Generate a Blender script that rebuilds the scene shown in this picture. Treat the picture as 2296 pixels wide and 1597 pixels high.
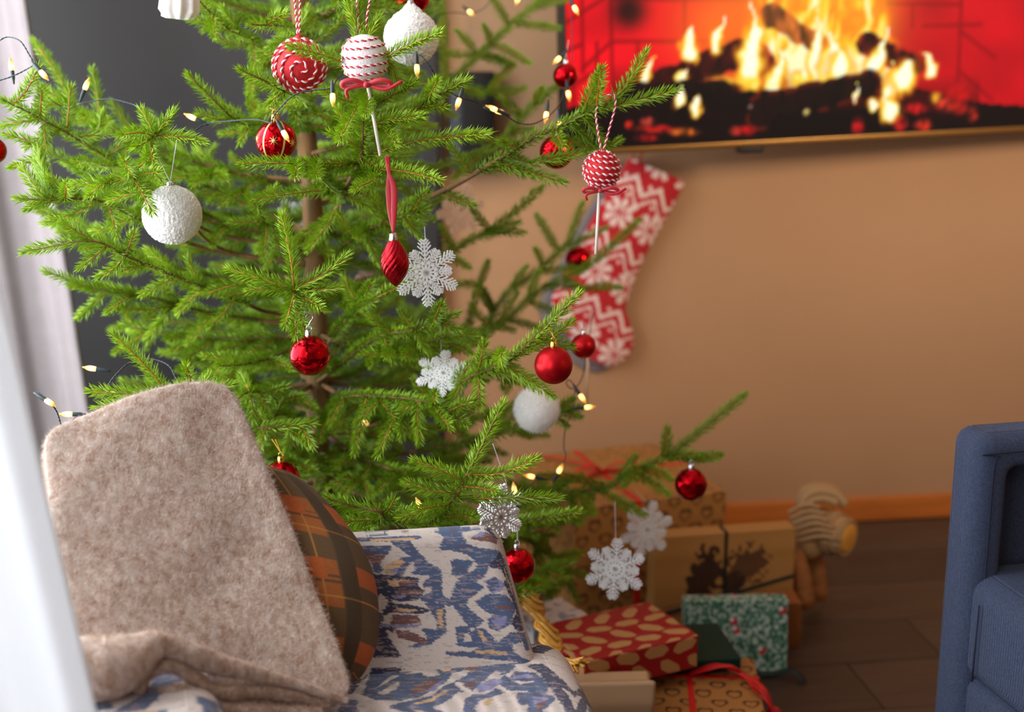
import bpy, math, random
import numpy as np
from mathutils import Vector, Matrix

for o in list(bpy.data.objects):
    bpy.data.objects.remove(o, do_unlink=True)
scene = bpy.context.scene
COL = scene.collection
random.seed(7)
RNG = np.random.default_rng(7)

# ------------------------------------------------------------------ camera
F = 3190.0                       # focal length in pixels of the 2296 px wide frame
PITCH = math.radians(13.6)
CAM_H = 1.25
cam_data = bpy.data.cameras.new('camera')
cam_data.sensor_width = 36.0
cam_data.lens = 36.0 * F / 2296.0
cam_data.clip_start = 0.05
cam_data.dof.use_dof = True
cam_data.dof.focus_distance = 1.88
cam_data.dof.aperture_fstop = 2.7
cam = bpy.data.objects.new('camera', cam_data)
cam.location = (0, 0, CAM_H)
cam.rotation_euler = (math.pi / 2 - PITCH, 0, 0)
COL.objects.link(cam)
scene.camera = cam

# ------------------------------------------------------------------ world and daylight
world = bpy.data.worlds.new('world')
scene.world = world
world.use_nodes = True
world.node_tree.nodes['Background'].inputs[0].default_value = (0.72, 0.85, 1.0, 1)
world.node_tree.nodes['Background'].inputs[1].default_value = 1.0


def area(name, loc, target, sx, sy, power, color):
    l = bpy.data.lights.new(name, 'AREA')
    l.shape = 'RECTANGLE'
    l.size, l.size_y = sx, sy
    l.energy = power
    l.color = color
    o = bpy.data.objects.new(name, l)
    o.location = loc
    d = Vector(target) - Vector(loc)
    o.rotation_euler = d.to_track_quat('-Z', 'Y').to_euler()
    COL.objects.link(o)
    return o


area('window_daylight', (-1.32, 1.75, 1.45), (0.2, 1.75, 1.25), 1.75, 2.1, 90, (0.95, 0.98, 1.0))
area('near_window_daylight', (-1.32, -0.75, 1.55), (0.5, 0.35, 1.0), 1.7, 2.1, 48, (0.97, 0.99, 1.0))
lamp = area('right_room_lamp', (2.3, 0.9, 1.95), (0.85, 3.3, 1.75), 0.6, 0.6, 15, (1.0, 0.78, 0.55))
lamp.data.spread = math.radians(75)

scene.view_settings.view_transform = 'Standard'
scene.view_settings.look = 'None'
scene.view_settings.exposure = 0.0
scene.view_settings.gamma = 1.0
scene.view_settings.use_curve_mapping = False
scene.cycles.use_denoising = True
scene.cycles.max_bounces = 8
scene.cycles.sample_clamp_indirect = 6.0

# ------------------------------------------------------------------ helpers
SP, CP = math.sin(PITCH), math.cos(PITCH)
V_R = np.array([1.0, 0, 0]); V_F = np.array([0, CP, -SP]); V_U = np.array([0, SP, CP])
CAM = np.array([0, 0, CAM_H])


def at(px, py, d):
    """3-D point seen at a photograph position at view depth d (metres)."""
    return CAM + d * ((px - 1148.0) / F * V_R + (798.5 - py) / F * V_U + V_F)


def at_z(px, py, z):
    v = (px - 1148.0) / F * V_R + (798.5 - py) / F * V_U + V_F
    return CAM + v * ((z - CAM_H) / v[2])


def proj(P):
    q = np.asarray(P, float) - CAM
    d = q @ V_F
    return 1148 + F * (q @ V_R) / d, 798.5 - F * (q @ V_U) / d, d


def lin(c):
    c = np.asarray(c, float) / 255.0
    return np.where(c <= 0.04045, c / 12.92, ((c + 0.055) / 1.055) ** 2.4)


def L4(c):
    r = lin(c)
    return (float(r[0]), float(r[1]), float(r[2]), 1.0)


def unit(v):
    v = np.asarray(v, float)
    n = np.linalg.norm(v)
    return v / n if n > 1e-12 else v


# ---- materials
MATS = {}


def mat(name, color=(200, 200, 200), attr=False, rough=0.6, metal=0.0, spec=0.5, sheen=0.0, vary=0.0, vscale=40.0,
        bump=0.0, bscale=200.0, emit=0.0, trans=0.0, coat=0.0, sss=0.0, stretch=None, weave=0.0, wscale=900.0, alpha=1.0, color2=None):
    if name in MATS:
        return MATS[name]
    m = bpy.data.materials.new(name)
    m.use_nodes = True
    nt = m.node_tree
    N, K = nt.nodes, nt.links
    b = N['Principled BSDF']
    b.inputs['Roughness'].default_value = rough
    b.inputs['Metallic'].default_value = metal
    b.inputs['Specular IOR Level'].default_value = spec
    if sheen:
        b.inputs['Sheen Weight'].default_value = sheen
        b.inputs['Sheen Roughness'].default_value = 0.5
    if coat:
        b.inputs['Coat Weight'].default_value = coat
        b.inputs['Coat Roughness'].default_value = 0.05
    if sss:
        b.inputs['Subsurface Weight'].default_value = sss
        b.inputs['Subsurface Radius'].default_value = (0.01, 0.01, 0.01)
    tc = N.new('ShaderNodeTexCoord')
    mp = N.new('ShaderNodeMapping')
    K.new(tc.outputs['Object'], mp.inputs['Vector'])
    if stretch:
        mp.inputs['Scale'].default_value = stretch
    if attr:
        a = N.new('ShaderNodeAttribute')
        a.attribute_name = 'Col'
        out = a.outputs['Color']
    else:
        a = N.new('ShaderNodeRGB')
        a.outputs[0].default_value = L4(color)
        out = a.outputs[0]
    if vary:
        nz = N.new('ShaderNodeTexNoise')
        nz.inputs['Scale'].default_value = vscale
        nz.inputs['Detail'].default_value = 5
        nz.inputs['Roughness'].default_value = 0.65
        K.new(mp.outputs[0], nz.inputs['Vector'])
        rp = N.new('ShaderNodeMapRange')
        rp.inputs['From Min'].default_value = 0.3
        rp.inputs['From Max'].default_value = 0.7
        rp.inputs['To Min'].default_value = 1.0 - vary
        rp.inputs['To Max'].default_value = 1.0 + vary
        K.new(nz.outputs['Fac'], rp.inputs['Value'])
        if color2 is not None:
            rp.inputs['To Min'].default_value = 0.0
            rp.inputs['To Max'].default_value = 1.0
            mx = N.new('ShaderNodeMix')
            mx.data_type = 'RGBA'
            mx.inputs[7].default_value = L4(color2)
            K.new(out, mx.inputs[6])
            K.new(rp.outputs[0], mx.inputs[0])
            out = mx.outputs[2]
        else:
            vm = N.new('ShaderNodeVectorMath')
            vm.operation = 'SCALE'
            K.new(out, vm.inputs[0])
            K.new(rp.outputs[0], vm.inputs['Scale'])
            out = vm.outputs[0]
    hgt = None
    if weave:
        wv = []
        for i, (dr) in enumerate(('X', 'Z')):
            w = N.new('ShaderNodeTexWave')
            w.bands_direction = dr
            w.inputs['Scale'].default_value = wscale / 6.283
            w.inputs['Distortion'].default_value = 1.5
            w.inputs['Detail'].default_value = 1
            w.inputs['Detail Scale'].default_value = 3
            K.new(mp.outputs[0], w.inputs['Vector'])
            wv.append(w)
        ad = N.new('ShaderNodeMath')
        ad.operation = 'MAXIMUM'
        K.new(wv[0].outputs['Fac'], ad.inputs[0])
        K.new(wv[1].outputs['Fac'], ad.inputs[1])
        hgt = ad.outputs[0]
        r2 = N.new('ShaderNodeMapRange')
        r2.inputs['To Min'].default_value = 1.0 - weave
        r2.inputs['To Max'].default_value = 1.0 + weave * 0.4
        K.new(hgt, r2.inputs['Value'])
        vm = N.new('ShaderNodeVectorMath')
        vm.operation = 'SCALE'
        K.new(out, vm.inputs[0])
        K.new(r2.outputs[0], vm.inputs['Scale'])
        out = vm.outputs[0]
    K.new(out, b.inputs['Base Color'])
    if bump:
        nb = N.new('ShaderNodeTexNoise')
        nb.inputs['Scale'].default_value = bscale
        nb.inputs['Detail'].default_value = 3
        K.new(mp.outputs[0], nb.inputs['Vector'])
        bp = N.new('ShaderNodeBump')
        bp.inputs['Strength'].default_value = bump
        bp.inputs['Distance'].default_value = 0.002
        if hgt is not None:
            ad2 = N.new('ShaderNodeMath')
            K.new(hgt, ad2.inputs[0])
            K.new(nb.outputs['Fac'], ad2.inputs[1])
            K.new(ad2.outputs[0], bp.inputs['Height'])
        else:
            K.new(nb.outputs['Fac'], bp.inputs['Height'])
        K.new(bp.outputs[0], b.inputs['Normal'])
    if emit:
        K.new(out, b.inputs['Emission Color'])
        b.inputs['Emission Strength'].default_value = emit
    if trans:
        t = N.new('ShaderNodeBsdfTranslucent')
        K.new(out, t.inputs['Color'])
        mx = N.new('ShaderNodeMixShader')
        mx.inputs[0].default_value = trans
        K.new(b.outputs[0], mx.inputs[1])
        K.new(t.outputs[0], mx.inputs[2])
        K.new(mx.outputs[0], N['Material Output'].inputs['Surface'])
    MATS[name] = m
    return m


# ---- meshes
def mesh_np(name, V, Q, col=None, smooth=True, mats=(), midx=None):
    """V (n,3); Q list of int arrays (k,3) or (k,4)."""
    V = np.asarray(V, np.float32)
    if not isinstance(Q, (list, tuple)):
        Q = [Q]
    Q = [np.asarray(q, np.int32) for q in Q if len(q)]
    me = bpy.data.meshes.new(name)
    me.vertices.add(len(V))
    me.vertices.foreach_set('co', V.ravel())
    loops = np.concatenate([q.ravel() for q in Q])
    tot = np.concatenate([np.full(len(q), q.shape[1], np.int32) for q in Q])
    start = np.concatenate([[0], np.cumsum(tot)[:-1]]).astype(np.int32)
    me.loops.add(len(loops))
    me.loops.foreach_set('vertex_index', loops)
    me.polygons.add(len(tot))
    me.polygons.foreach_set('loop_start', start)
    me.polygons.foreach_set('loop_total', tot)
    if midx is not None:
        me.polygons.foreach_set('material_index', np.asarray(midx, np.int32))
    me.update(calc_edges=True)
    me.polygons.foreach_set('use_smooth', np.full(len(tot), smooth))
    if col is not None:
        a = me.color_attributes.new('Col', 'FLOAT_COLOR', 'POINT')
        c = np.ones((len(V), 4), np.float32)
        c[:, :3] = col
        a.data.foreach_set('color', c.ravel())
    for m in mats:
        me.materials.append(m)
    return me


def link(name, me, parent=None, label=None, cat=None, group=None, kind=None):
    o = bpy.data.objects.new(name, me)
    COL.objects.link(o)
    if parent is not None:
        o.parent = parent
        o.matrix_parent_inverse = Matrix.Translation(-Vector(PLOC.get(parent.name, (0, 0, 0))))
    tag(o, label, cat, group, kind)
    return o


PLOC = {}


def tag(o, label=None, cat=None, group=None, kind=None):
    if label: o['label'] = label
    if cat: o['category'] = cat
    if group: o['group'] = group
    if kind: o['kind'] = kind
    return o


def empty(name, loc, label, cat, group=None):
    o = bpy.data.objects.new(name, None)
    o.location = tuple(float(x) for x in loc)
    o.empty_display_size = 0.02
    COL.objects.link(o)
    PLOC[o.name] = tuple(float(x) for x in loc)
    return tag(o, label, cat, group)


class MB:
    """collects shapes into one mesh"""
    def __init__(s):
        s.V = []; s.Q = []; s.T = []; s.n = 0; s.qm = []; s.tm = []; s.C = []

    def add(s, V, Q=(), T=(), mi=0, col=None):
        V = np.asarray(V, float)
        if len(Q):
            s.Q.append(np.asarray(Q, int) + s.n); s.qm += [mi] * len(Q)
        if len(T):
            s.T.append(np.asarray(T, int) + s.n); s.tm += [mi] * len(T)
        s.V.append(V); s.n += len(V)
        if col is not None:
            c = np.empty((len(V), 3)); c[:] = col
            s.C.append(c)

    def build(s, name, mats, parent=None, smooth=True, **kw):
        Q = []
        m = []
        if s.Q: Q.append(np.concatenate(s.Q)); m += s.qm
        if s.T: Q.append(np.concatenate(s.T)); m += s.tm
        if not isinstance(mats, (list, tuple)): mats = [mats]
        col = np.concatenate(s.C) if s.C else None
        return link(name, mesh_np(name, np.concatenate(s.V), Q, col, smooth, mats, m), parent, **kw)


def frames(P):
    P = np.asarray(P, float)
    n = len(P)
    T = np.gradient(P, axis=0) if n > 2 else np.tile(P[-1] - P[0], (n, 1))
    T /= np.linalg.norm(T, axis=1)[:, None] + 1e-12
    ref = np.array([0, 0, 1.0]) if abs(T[0, 2]) < 0.9 else np.array([1.0, 0, 0])
    A = np.empty_like(P); B = np.empty_like(P)
    a = unit(np.cross(ref, T[0]))
    for i in range(n):
        a = a - T[i] * (a @ T[i])
        a = unit(a)
        A[i] = a
        B[i] = np.cross(T[i], a)
    return T, A, B


def tube_geo(P, R, k=6, cap=True, flat=1.0):
    P = np.asarray(P, float)
    n = len(P)
    R = np.broadcast_to(np.asarray(R, float), (n,))
    T, A, B = frames(P)
    th = np.arange(k) * 2 * math.pi / k
    V = P[:, None, :] + R[:, None, None] * (np.cos(th)[None, :, None] * A[:, None, :] + flat * np.sin(th)[None, :, None] * B[:, None, :])
    V = V.reshape(-1, 3)
    i = np.arange(n - 1)[:, None] * k
    j = np.arange(k)[None, :]
    j2 = (j + 1) % k
    Q = np.stack([i + j, i + j2, i + k + j2, i + k + j], -1).reshape(-1, 4)
    Tt = []
    if cap:
        V = np.vstack([V, P[0], P[-1]])
        c0, c1 = n * k, n * k + 1
        for a in range(k):
            b = (a + 1) % k
            Tt.append((c0, b, a)); Tt.append((c1, (n - 1) * k + a, (n - 1) * k + b))
    return V, Q, np.array(Tt, int).reshape(-1, 3)


def smooth_path(P, n=40):
    """Catmull-Rom through the points."""
    P = np.asarray(P, float)
    if len(P) == 2:
        t = np.linspace(0, 1, n)[:, None]
        return P[0] * (1 - t) + P[1] * t
    E = np.vstack([2 * P[0] - P[1], P, 2 * P[-1] - P[-2]])
    out = []
    m = len(P) - 1
    per = max(2, n // m)
    for i in range(m):
        p0, p1, p2, p3 = E[i:i + 4]
        t = np.linspace(0, 1, per, endpoint=(i == m - 1))[:, None]
        out.append(0.5 * ((2 * p1) + (-p0 + p2) * t + (2 * p0 - 5 * p1 + 4 * p2 - p3) * t ** 2 + (-p0 + 3 * p1 - 3 * p2 + p3) * t ** 3))
    return np.vstack(out)


def rope_geo(mb, P, r, pitch, k=5, m0=0, m1=1, strands=2):
    """twisted strands along path P"""
    P = np.asarray(P, float)
    seg = np.linalg.norm(np.diff(P, axis=0), axis=1)
    s = np.concatenate([[0], np.cumsum(seg)])
    n = max(8, int(s[-1] / pitch * 7))
    si = np.linspace(0, s[-1], n)
    Q = np.stack([np.interp(si, s, P[:, j]) for j in range(3)], 1)
    T, A, B = frames(Q)
    for q in range(strands):
        ph = 2 * math.pi * si / pitch + q * 2 * math.pi / strands
        S = Q + 0.5 * r * (np.cos(ph)[:, None] * A + np.sin(ph)[:, None] * B)
        V, q4, t3 = tube_geo(S, r * 0.58, k)
        mb.add(V, q4, t3, mi=(m0, m1)[q % 2])


def lathe_geo(prof, k=24, axis=(0, 0, 1), origin=(0, 0, 0), twist=None, rmod=None):
    """prof list of (r,h) from bottom to top around axis."""
    ax = unit(axis)
    ref = np.array([1.0, 0, 0]) if abs(ax[0]) < 0.9 else np.array([0, 1.0, 0])
    a = unit(np.cross(ax, ref)); b = np.cross(ax, a)
    V = []
    n = len(prof)
    for i, (r, h) in enumerate(prof):
        th = np.arange(k) * 2 * math.pi / k + (twist(i / (n - 1)) if twist else 0)
        rr = r * (rmod(np.arange(k) * 2 * math.pi / k, i / (n - 1)) if rmod else 1.0) * np.ones(k)
        V.append(np.asarray(origin) + ax * h + rr[:, None] * (np.cos(th)[:, None] * a + np.sin(th)[:, None] * b))
    V = np.vstack(V)
    i = np.arange(n - 1)[:, None] * k
    j = np.arange(k)[None, :]
    j2 = (j + 1) % k
    Q = np.stack([i + j, i + j2, i + k + j2, i + k + j], -1).reshape(-1, 4)
    return V, Q


def sphere_geo(c, r, nu=48, nv=32, scale=(1, 1, 1), axis=(0, 0, 1)):
    prof = [(max(1e-5, math.sin(math.pi * i / nv)) * r, -math.cos(math.pi * i / nv) * r) for i in range(nv + 1)]
    V, Q = lathe_geo(prof, nu, axis, (0, 0, 0))
    return V * np.asarray(scale) + np.asarray(c), Q


def rbox(h, r, n):
    """rounded box: half sizes h, radius r, n=(nx,ny,nz) cells. -> V, Q, P (flat cube coords), face axis id (0..5)"""
    h = np.asarray(h, float)

    def ticks(hs, cells):
        k = max(3, int(cells * 0.12))
        rr = min(r, hs * 0.98)
        e = np.linspace(0, 1, k + 1)
        edge = (hs - rr) + rr * np.tan(e * math.pi / 4)
        inner = np.linspace(-(hs - rr), hs - rr, max(2, cells))
        return np.unique(np.round(np.concatenate([-edge[::-1], inner, edge]), 9))
    T = [ticks(h[i], n[i]) for i in range(3)]
    Vs, Qs, Fs = [], [], []
    off = 0
    for ax in range(3):
        u, v = [(1, 2), (2, 0), (0, 1)][ax]
        for sgn in (-1, 1):
            A, B = np.meshgrid(T[u], T[v], indexing='ij')
            P = np.empty(A.shape + (3,))
            P[..., u] = A; P[..., v] = B; P[..., ax] = sgn * h[ax]
            na, nb = A.shape
            idx = np.arange(na * nb).reshape(na, nb) + off
            q = np.stack([idx[:-1, :-1], idx[1:, :-1], idx[1:, 1:], idx[:-1, 1:]], -1).reshape(-1, 4)
            if sgn < 0: q = q[:, ::-1]
            Vs.append(P.reshape(-1, 3)); Qs.append(q); Fs.append(np.full(na * nb, ax * 2 + (sgn > 0)))
            off += na * nb
    P = np.concatenate(Vs); Q = np.concatenate(Qs); Fc = np.concatenate(Fs)
    key = np.round(P, 7)
    _, first, inv = np.unique(key, axis=0, return_index=True, return_inverse=True)
    P = P[first]; Fc = Fc[first]; Q = inv.reshape(-1)[Q]
    rr = np.minimum(r, h * 0.98)
    I = np.clip(P, -(h - rr), h - rr)
    D = P - I
    Dn = D / rr
    ln = np.linalg.norm(Dn, axis=1)
    mx = np.abs(Dn).max(axis=1)
    s = np.where(ln > 1e-9, mx / np.maximum(ln, 1e-9), 1.0)
    V = I + D * s[:, None]
    return V, Q, P, Fc


def bevel_box(mb, c, h, r=0.003, rot=None, n=(1, 1, 1), mi=0):
    V, Q, P, _ = rbox(h, r, n)
    if rot is not None: V = V @ np.asarray(rot).T
    mb.add(V + np.asarray(c), Q, mi=mi)


def rotz(a):
    c, s = math.cos(a), math.sin(a)
    return np.array([[c, -s, 0], [s, c, 0], [0, 0, 1.0]])


def rotx(a):
    c, s = math.cos(a), math.sin(a)
    return np.array([[1.0, 0, 0], [0, c, -s], [0, s, c]])


# ---- numpy drawing
def in_poly(X, Y, poly):
    poly = np.asarray(poly, float)
    r = np.zeros(X.shape, bool)
    x0, y0 = poly[-1]
    for x1, y1 in poly:
        if y0 != y1:
            cnd = ((Y < y0) != (Y < y1)) & (X < (x0 - x1) * (Y - y1) / (y0 - y1 + 1e-12) + x1)
            r ^= cnd
        x0, y0 = x1, y1
    return r


def seg_dist(X, Y, p0, p1):
    dx, dy = p1[0] - p0[0], p1[1] - p0[1]
    t = np.clip(((X - p0[0]) * dx + (Y - p0[1]) * dy) / (dx * dx + dy * dy + 1e-9), 0, 1)
    return np.hypot(X - p0[0] - t * dx, Y - p0[1] - t * dy), t


def vnoise(X, Y, seed=0):
    """smooth value noise, roughly -1..1"""
    xi = np.floor(X).astype(np.int64); yi = np.floor(Y).astype(np.int64)
    xf = X - xi; yf = Y - yi
    xf = xf * xf * (3 - 2 * xf); yf = yf * yf * (3 - 2 * yf)

    def h(a, b):
        v = (a * 374761393 + b * 668265263 + seed * 1442695041) & 0x7fffffff
        v = ((v ^ (v >> 13)) * 1274126177) & 0x7fffffff
        return ((v ^ (v >> 16)) & 0xffff) / 32767.5 - 1.0
    a = h(xi, yi); b = h(xi + 1, yi); c = h(xi, yi + 1); d = h(xi + 1, yi + 1)
    return (a * (1 - xf) + b * xf) * (1 - yf) + (c * (1 - xf) + d * xf) * yf


def homography(src, dst):
    A = []
    for (x, y), (u, v) in zip(src, dst):
        A.append([x, y, 1, 0, 0, 0, -u * x, -u * y, -u]); A.append([0, 0, 0, x, y, 1, -v * x, -v * y, -v])
    return np.linalg.svd(np.array(A, float))[2][-1].reshape(3, 3)


def happly(H, U, V):
    w = H[2, 0] * U + H[2, 1] * V + H[2, 2]
    return (H[0, 0] * U + H[0, 1] * V + H[0, 2]) / w, (H[1, 0] * U + H[1, 1] * V + H[1, 2]) / w


# ================================================================== the room
WALL_A = np.array([0.85, 3.40]); WALL_S = 0.14            # back wall line: Y = 3.40 + 0.14 (x-0.85)
wall_dir = unit([1, WALL_S, 0]); wall_n = unit([WALL_S, -1, 0])   # normal towards the camera
WY = math.atan(WALL_S)
wall_y = lambda x: WALL_A[1] + WALL_S * (x - WALL_A[0])


def wall_at(px, py, off=0.0):
    """point on the back wall (moved off metres towards the room) seen at px,py"""
    v = (px - 1148.0) / F * V_R + (798.5 - py) / F * V_U + V_F
    p0 = np.array([WALL_A[0], WALL_A[1], 0]) + wall_n * off
    return CAM + v * (((p0 - CAM) @ wall_n) / (v @ wall_n))


M_wall = mat('brown_wall_paint', (182, 139, 102), rough=0.75, vary=0.03, vscale=3, bump=0.15, bscale=350)
M_dark = mat('charcoal_panel', (52, 50, 52), rough=0.55, vary=0.06, vscale=4, bump=0.05, bscale=300)
M_plank = [mat('floor_wood_%d' % i, c, rough=0.5, vary=0.28, vscale=9, stretch=(0.7, 9, 9), bump=0.1, bscale=60)
           for i, c in enumerate([(80, 60, 46), (70, 52, 40), (90, 69, 54)])]
M_base = mat('orange_wood', (190, 106, 40), rough=0.4, vary=0.15, vscale=6, stretch=(1, 1, 12))
M_ceil = mat('ceiling_white', (225, 222, 216), rough=0.9)
M_gap = mat('floor_joint', (30, 22, 17), rough=0.8)

mb = MB()
bevel_box(mb, (0.5, 0.6, -0.03), (3.6, 4.2, 0.026), 0.004)
floor = mb.build('floor', M_gap, kind='structure')
pw, gap = 0.19, 0.0025
Rw = rotz(WY)
for r in range(-1, 13):
    # plank rows run along the back wall, counted from it
    w0 = 0.02 + r * pw
    if r < 0: continue
    Lp = 1.25
    shift = [0.33, 0.95, 0.12, 0.7, 0.5][r % 5]
    for k in range(-2, 3):
        a0 = k * Lp + shift
        c2 = np.array([WALL_A[0], WALL_A[1], 0]) + wall_dir * (a0 + Lp / 2 - 0.8) + wall_n * (w0 + pw / 2)
        if not (-1.1 < c2[0] < 2.9): continue
        m2 = MB()
        bevel_box(m2, (0, 0, 0), (Lp / 2 - gap / 2, pw / 2 - gap / 2, 0.004), 0.0012)
        o = m2.build('plank', M_plank[(r * 3 + k * 2) % 3], floor)
        o.location = (c2[0], c2[1], -0.004)
        o.rotation_euler = (0, 0, WY)

def wall_slab(name, a0, a1, z0, z1, thick, front, m, **kw):
    """slab along the back wall between wall coordinates a0..a1, its front face `front` metres off the wall plane"""
    c = np.array([WALL_A[0], WALL_A[1], 0]) + wall_dir * ((a0 + a1) / 2) + wall_n * (front - thick / 2)
    c[2] = (z0 + z1) / 2
    q = MB()
    bevel_box(q, c, ((a1 - a0) / 2, thick / 2, (z1 - z0) / 2), 0.003, Rw)
    return q.build(name, m, **kw)


def wall_coord(P):
    return (np.asarray(P)[:2] - WALL_A) @ wall_dir[:2]


wall_slab('wall_back', -2.3, 2.6, 0.0, 2.7, 0.1, 0.0, M_wall, kind='structure')
edge_a = wall_coord(wall_at(993, 500, 0.03))
wall_slab('wall_back_dark', -2.3, edge_a, 0.0, 2.7, 0.03, 0.03, M_dark, kind='structure')
wall_slab('trim_1', edge_a - 0.05, edge_a - 0.012, 0.0, 2.7, 0.012, 0.042, mat('charcoal_frame', (50, 49, 53), rough=0.5), kind='structure')
wall_slab('baseboard_back', edge_a + 0.005, 2.6, 0.0, 0.062, 0.014, 0.014, M_base, kind='structure')
# remaining shell, seen only in reflections: right wall, rear wall, ceiling and the window wall
q = MB(); bevel_box(q, (2.95, 0.3, 1.35), (0.05, 3.4, 1.35), 0.002); q.build('wall_right', M_wall, kind='structure')
q = MB(); bevel_box(q, (0.8, -3.05, 1.35), (2.3, 0.05, 1.35), 0.002); q.build('wall_rear', M_wall, kind='structure')
q = MB(); bevel_box(q, (0.6, 0.4, 2.74), (3.0, 3.6, 0.04), 0.002); q.build('ceiling', M_ceil, kind='structure')
q = MB()
for (y0, y1, z0, z1) in ((-3.1, -1.7, 0, 2.7), (0.15, 0.8, 0, 2.7), (2.7, 3.3, 0, 2.7), (-1.7, 0.15, 0, 0.45), (0.8, 2.7, 0, 0.35), (-1.7, 0.15, 2.6, 2.7), (0.8, 2.7, 2.55, 2.7)):
    bevel_box(q, (-1.25, (y0 + y1) / 2, (z0 + z1) / 2), (0.04, (y1 - y0) / 2, (z1 - z0) / 2), 0.001)
q.build('wall_left', M_ceil, kind='structure')

# ---- television on the back wall
TV_off = 0.25
tv_k = None
BL = wall_at(1266, 351, TV_off)
tvd = unit(wall_at(2296, 304, TV_off + 0.0) - BL)
# bottom edge direction: mostly along the wall, with the slight swing of its mount
tx = unit(np.array([wall_dir[0], wall_dir[1] + 0.10, 0.030]))
tz = unit(np.array([0, 0, 1.0]) - tx * tx[2])
tn = np.cross(tx, tz)
if tn[1] > 0: tn = -tn
TVW, TVH = 1.50, 0.86
d_tv = float((BL - CAM) @ V_F)
kpx = d_tv / F
tv = empty('television', BL, 'wall mounted flat television showing a burning log fire', 'television')


def tv_pt(X, Y, Z=0.0):
    return BL + tx * X + tz * Y + tn * Z


def oriented_box(mb, c, ex, ey, ez, h, r=0.002, mi=0, n=(1, 1, 1)):
    V, Q, P, _ = rbox(h, r, n)
    M = np.stack([ex, ey, ez], 1)
    V = V @ M.T + c
    if np.linalg.det(M) < 0: Q = Q[:, ::-1]
    mb.add(V, Q, mi=mi)


M_tvb = mat('tv_plastic', (18, 17, 18), rough=0.35)
M_tvs = mat('tv_bronze_strip', (150, 112, 62), rough=0.3, metal=0.85)
q = MB(); oriented_box(q, tv_pt(TVW / 2, TVH / 2, -0.027), tx, tz, tn, (TVW / 2, TVH / 2, 0.022), 0.006); q.build('casing', M_tvb, tv)
q = MB(); oriented_box(q, tv_pt(TVW / 2, 0.0065, 0.0005), tx, tz, tn, (TVW / 2 - 0.002, 0.0065, 0.006), 0.003); q.build('lower_strip', M_tvs, tv)
for (x, y, a, b) in ((TVW / 2, TVH - 0.005, TVW / 2, 0.005), (0.004, TVH / 2, 0.004, TVH / 2 - 0.012), (TVW - 0.004, TVH / 2, 0.004, TVH / 2 - 0.012)):
    q = MB(); oriented_box(q, tv_pt(x, y, 0.0), tx, tz, tn, (a, b, 0.005), 0.002); q.build('bezel', M_tvb, tv)
q = MB(); oriented_box(q, tv_pt(0.43, -0.008, -0.02), tx, tz, tn, (0.03, 0.008, 0.012), 0.005); q.build('sensor_bump', M_tvb, tv)
q = MB(); oriented_box(q, tv_pt(TVW / 2, TVH / 2, -0.057), tx, tz, tn, (0.25, 0.2, 0.006), 0.003); q.build('wall_bracket', M_tvb, tv)

# the picture on the screen, drawn in screen millimetres expressed as photo-sized units (1 unit = kpx metres)
nx, ny = 380, 216
gx = np.linspace(0.008, TVW - 0.008, nx); gy = np.linspace(0.013, TVH - 0.01, ny)
GX, GY = np.meshgrid(gx, gy, indexing='ij')
X = GX / kpx + 1266; Y = 345 - GY / kpx - (GX / kpx) * 0.043     # picture coordinates
img = np.zeros(X.shape + (3,))
red = np.array([226, 8, 26.]); drk = np.array([140, 0, 12.])
img[:] = red
img *= (1 + 0.12 * vnoise(X / 90, Y / 60, 3))[..., None]
img[X > 1830] *= 0.86


def paint(mask, c, a=1.0):
    m = (np.clip(mask, 0, 1) * a)[..., None]
    img[:] = img * (1 - m) + np.asarray(c, float) * m


def line(p0, p1, w, c, a=1.0, soft=4):
    d, t = seg_dist(X, Y, p0, p1)
    paint(np.clip((w - d) / soft + 0.5, 0, 1), c, a)


for p0, p1 in (((1262, 60), (1378, -10)), ((1262, 118), (1312, 98)), ((1312, -20), (1312, 160)), ((1312, 150), (1376, 95)), ((1345, 95), (1345, 160)), ((1262, 205), (1345, 155)), ((1290, 190), (1290, 300)), ((1378, -60), (1380, 250)),
               ((1380, 92), (1660, 88)), ((1550, -40), (1550, 90)), ((1440, 92), (1440, 200)), ((1700, -300), (1700, 40)), ((1380, 0), (2230, 0)), ((2140, 50), (2290, 44)), ((2236, -20), (2236, 260)), ((2236, 60), (2330, 120)), ((2236, 150), (2330, 220)), ((2110, 0), (2112, 52)),
               ((1380, -110), (2236, -110)), ((1800, -110), (1800, -10)), ((2000, -110), (2000, 0)), ((1460, -220), (1460, -110)), ((1380, -220), (2236, -220))):
    line(p0, p1, 4, drk, 0.85, 6)
paint(np.exp(-(((X - 1420) / 42) ** 2 + ((Y - 25) / 40) ** 2) ** 1.2), (25, 0, 2), 0.95)
# glow of the fire on the bricks
paint(np.exp(-(((X - 1620) / 120) ** 2 + ((Y - 60) / 110) ** 2)), (255, 120, 30), 0.75)
paint(np.exp(-(((X - 1860) / 180) ** 2 + ((Y + 30) / 200) ** 2)), (255, 190, 30), 0.95)
paint(np.exp(-(((X - 1990) / 70) ** 2 + ((Y - 40) / 90) ** 2)), (255, 200, 40), 0.8)


def log(p0, p1, w0, w1, c, a=1.0, seed=1, glow=None):
    d, t = seg_dist(X, Y, p0, p1)
    w = w0 + (w1 - w0) * t + 5 * vnoise(X / 18, Y / 18, seed)
    m = np.clip((w - d) / 5 + 0.5, 0, 1)
    n = vnoise(X / 12, Y / 26, seed + 5) * 0.5 + 0.5
    cc = np.asarray(c, float)[None, None, :] * (0.5 + n[..., None])
    mm = (m * a)[..., None]
    img[:] = img * (1 - mm) + cc * mm
    if glow is not None:
        g = m * np.clip(1 - (w - d) / 12, 0, 1) * (n > 0.45)
        paint(g, glow, 0.8)


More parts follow.
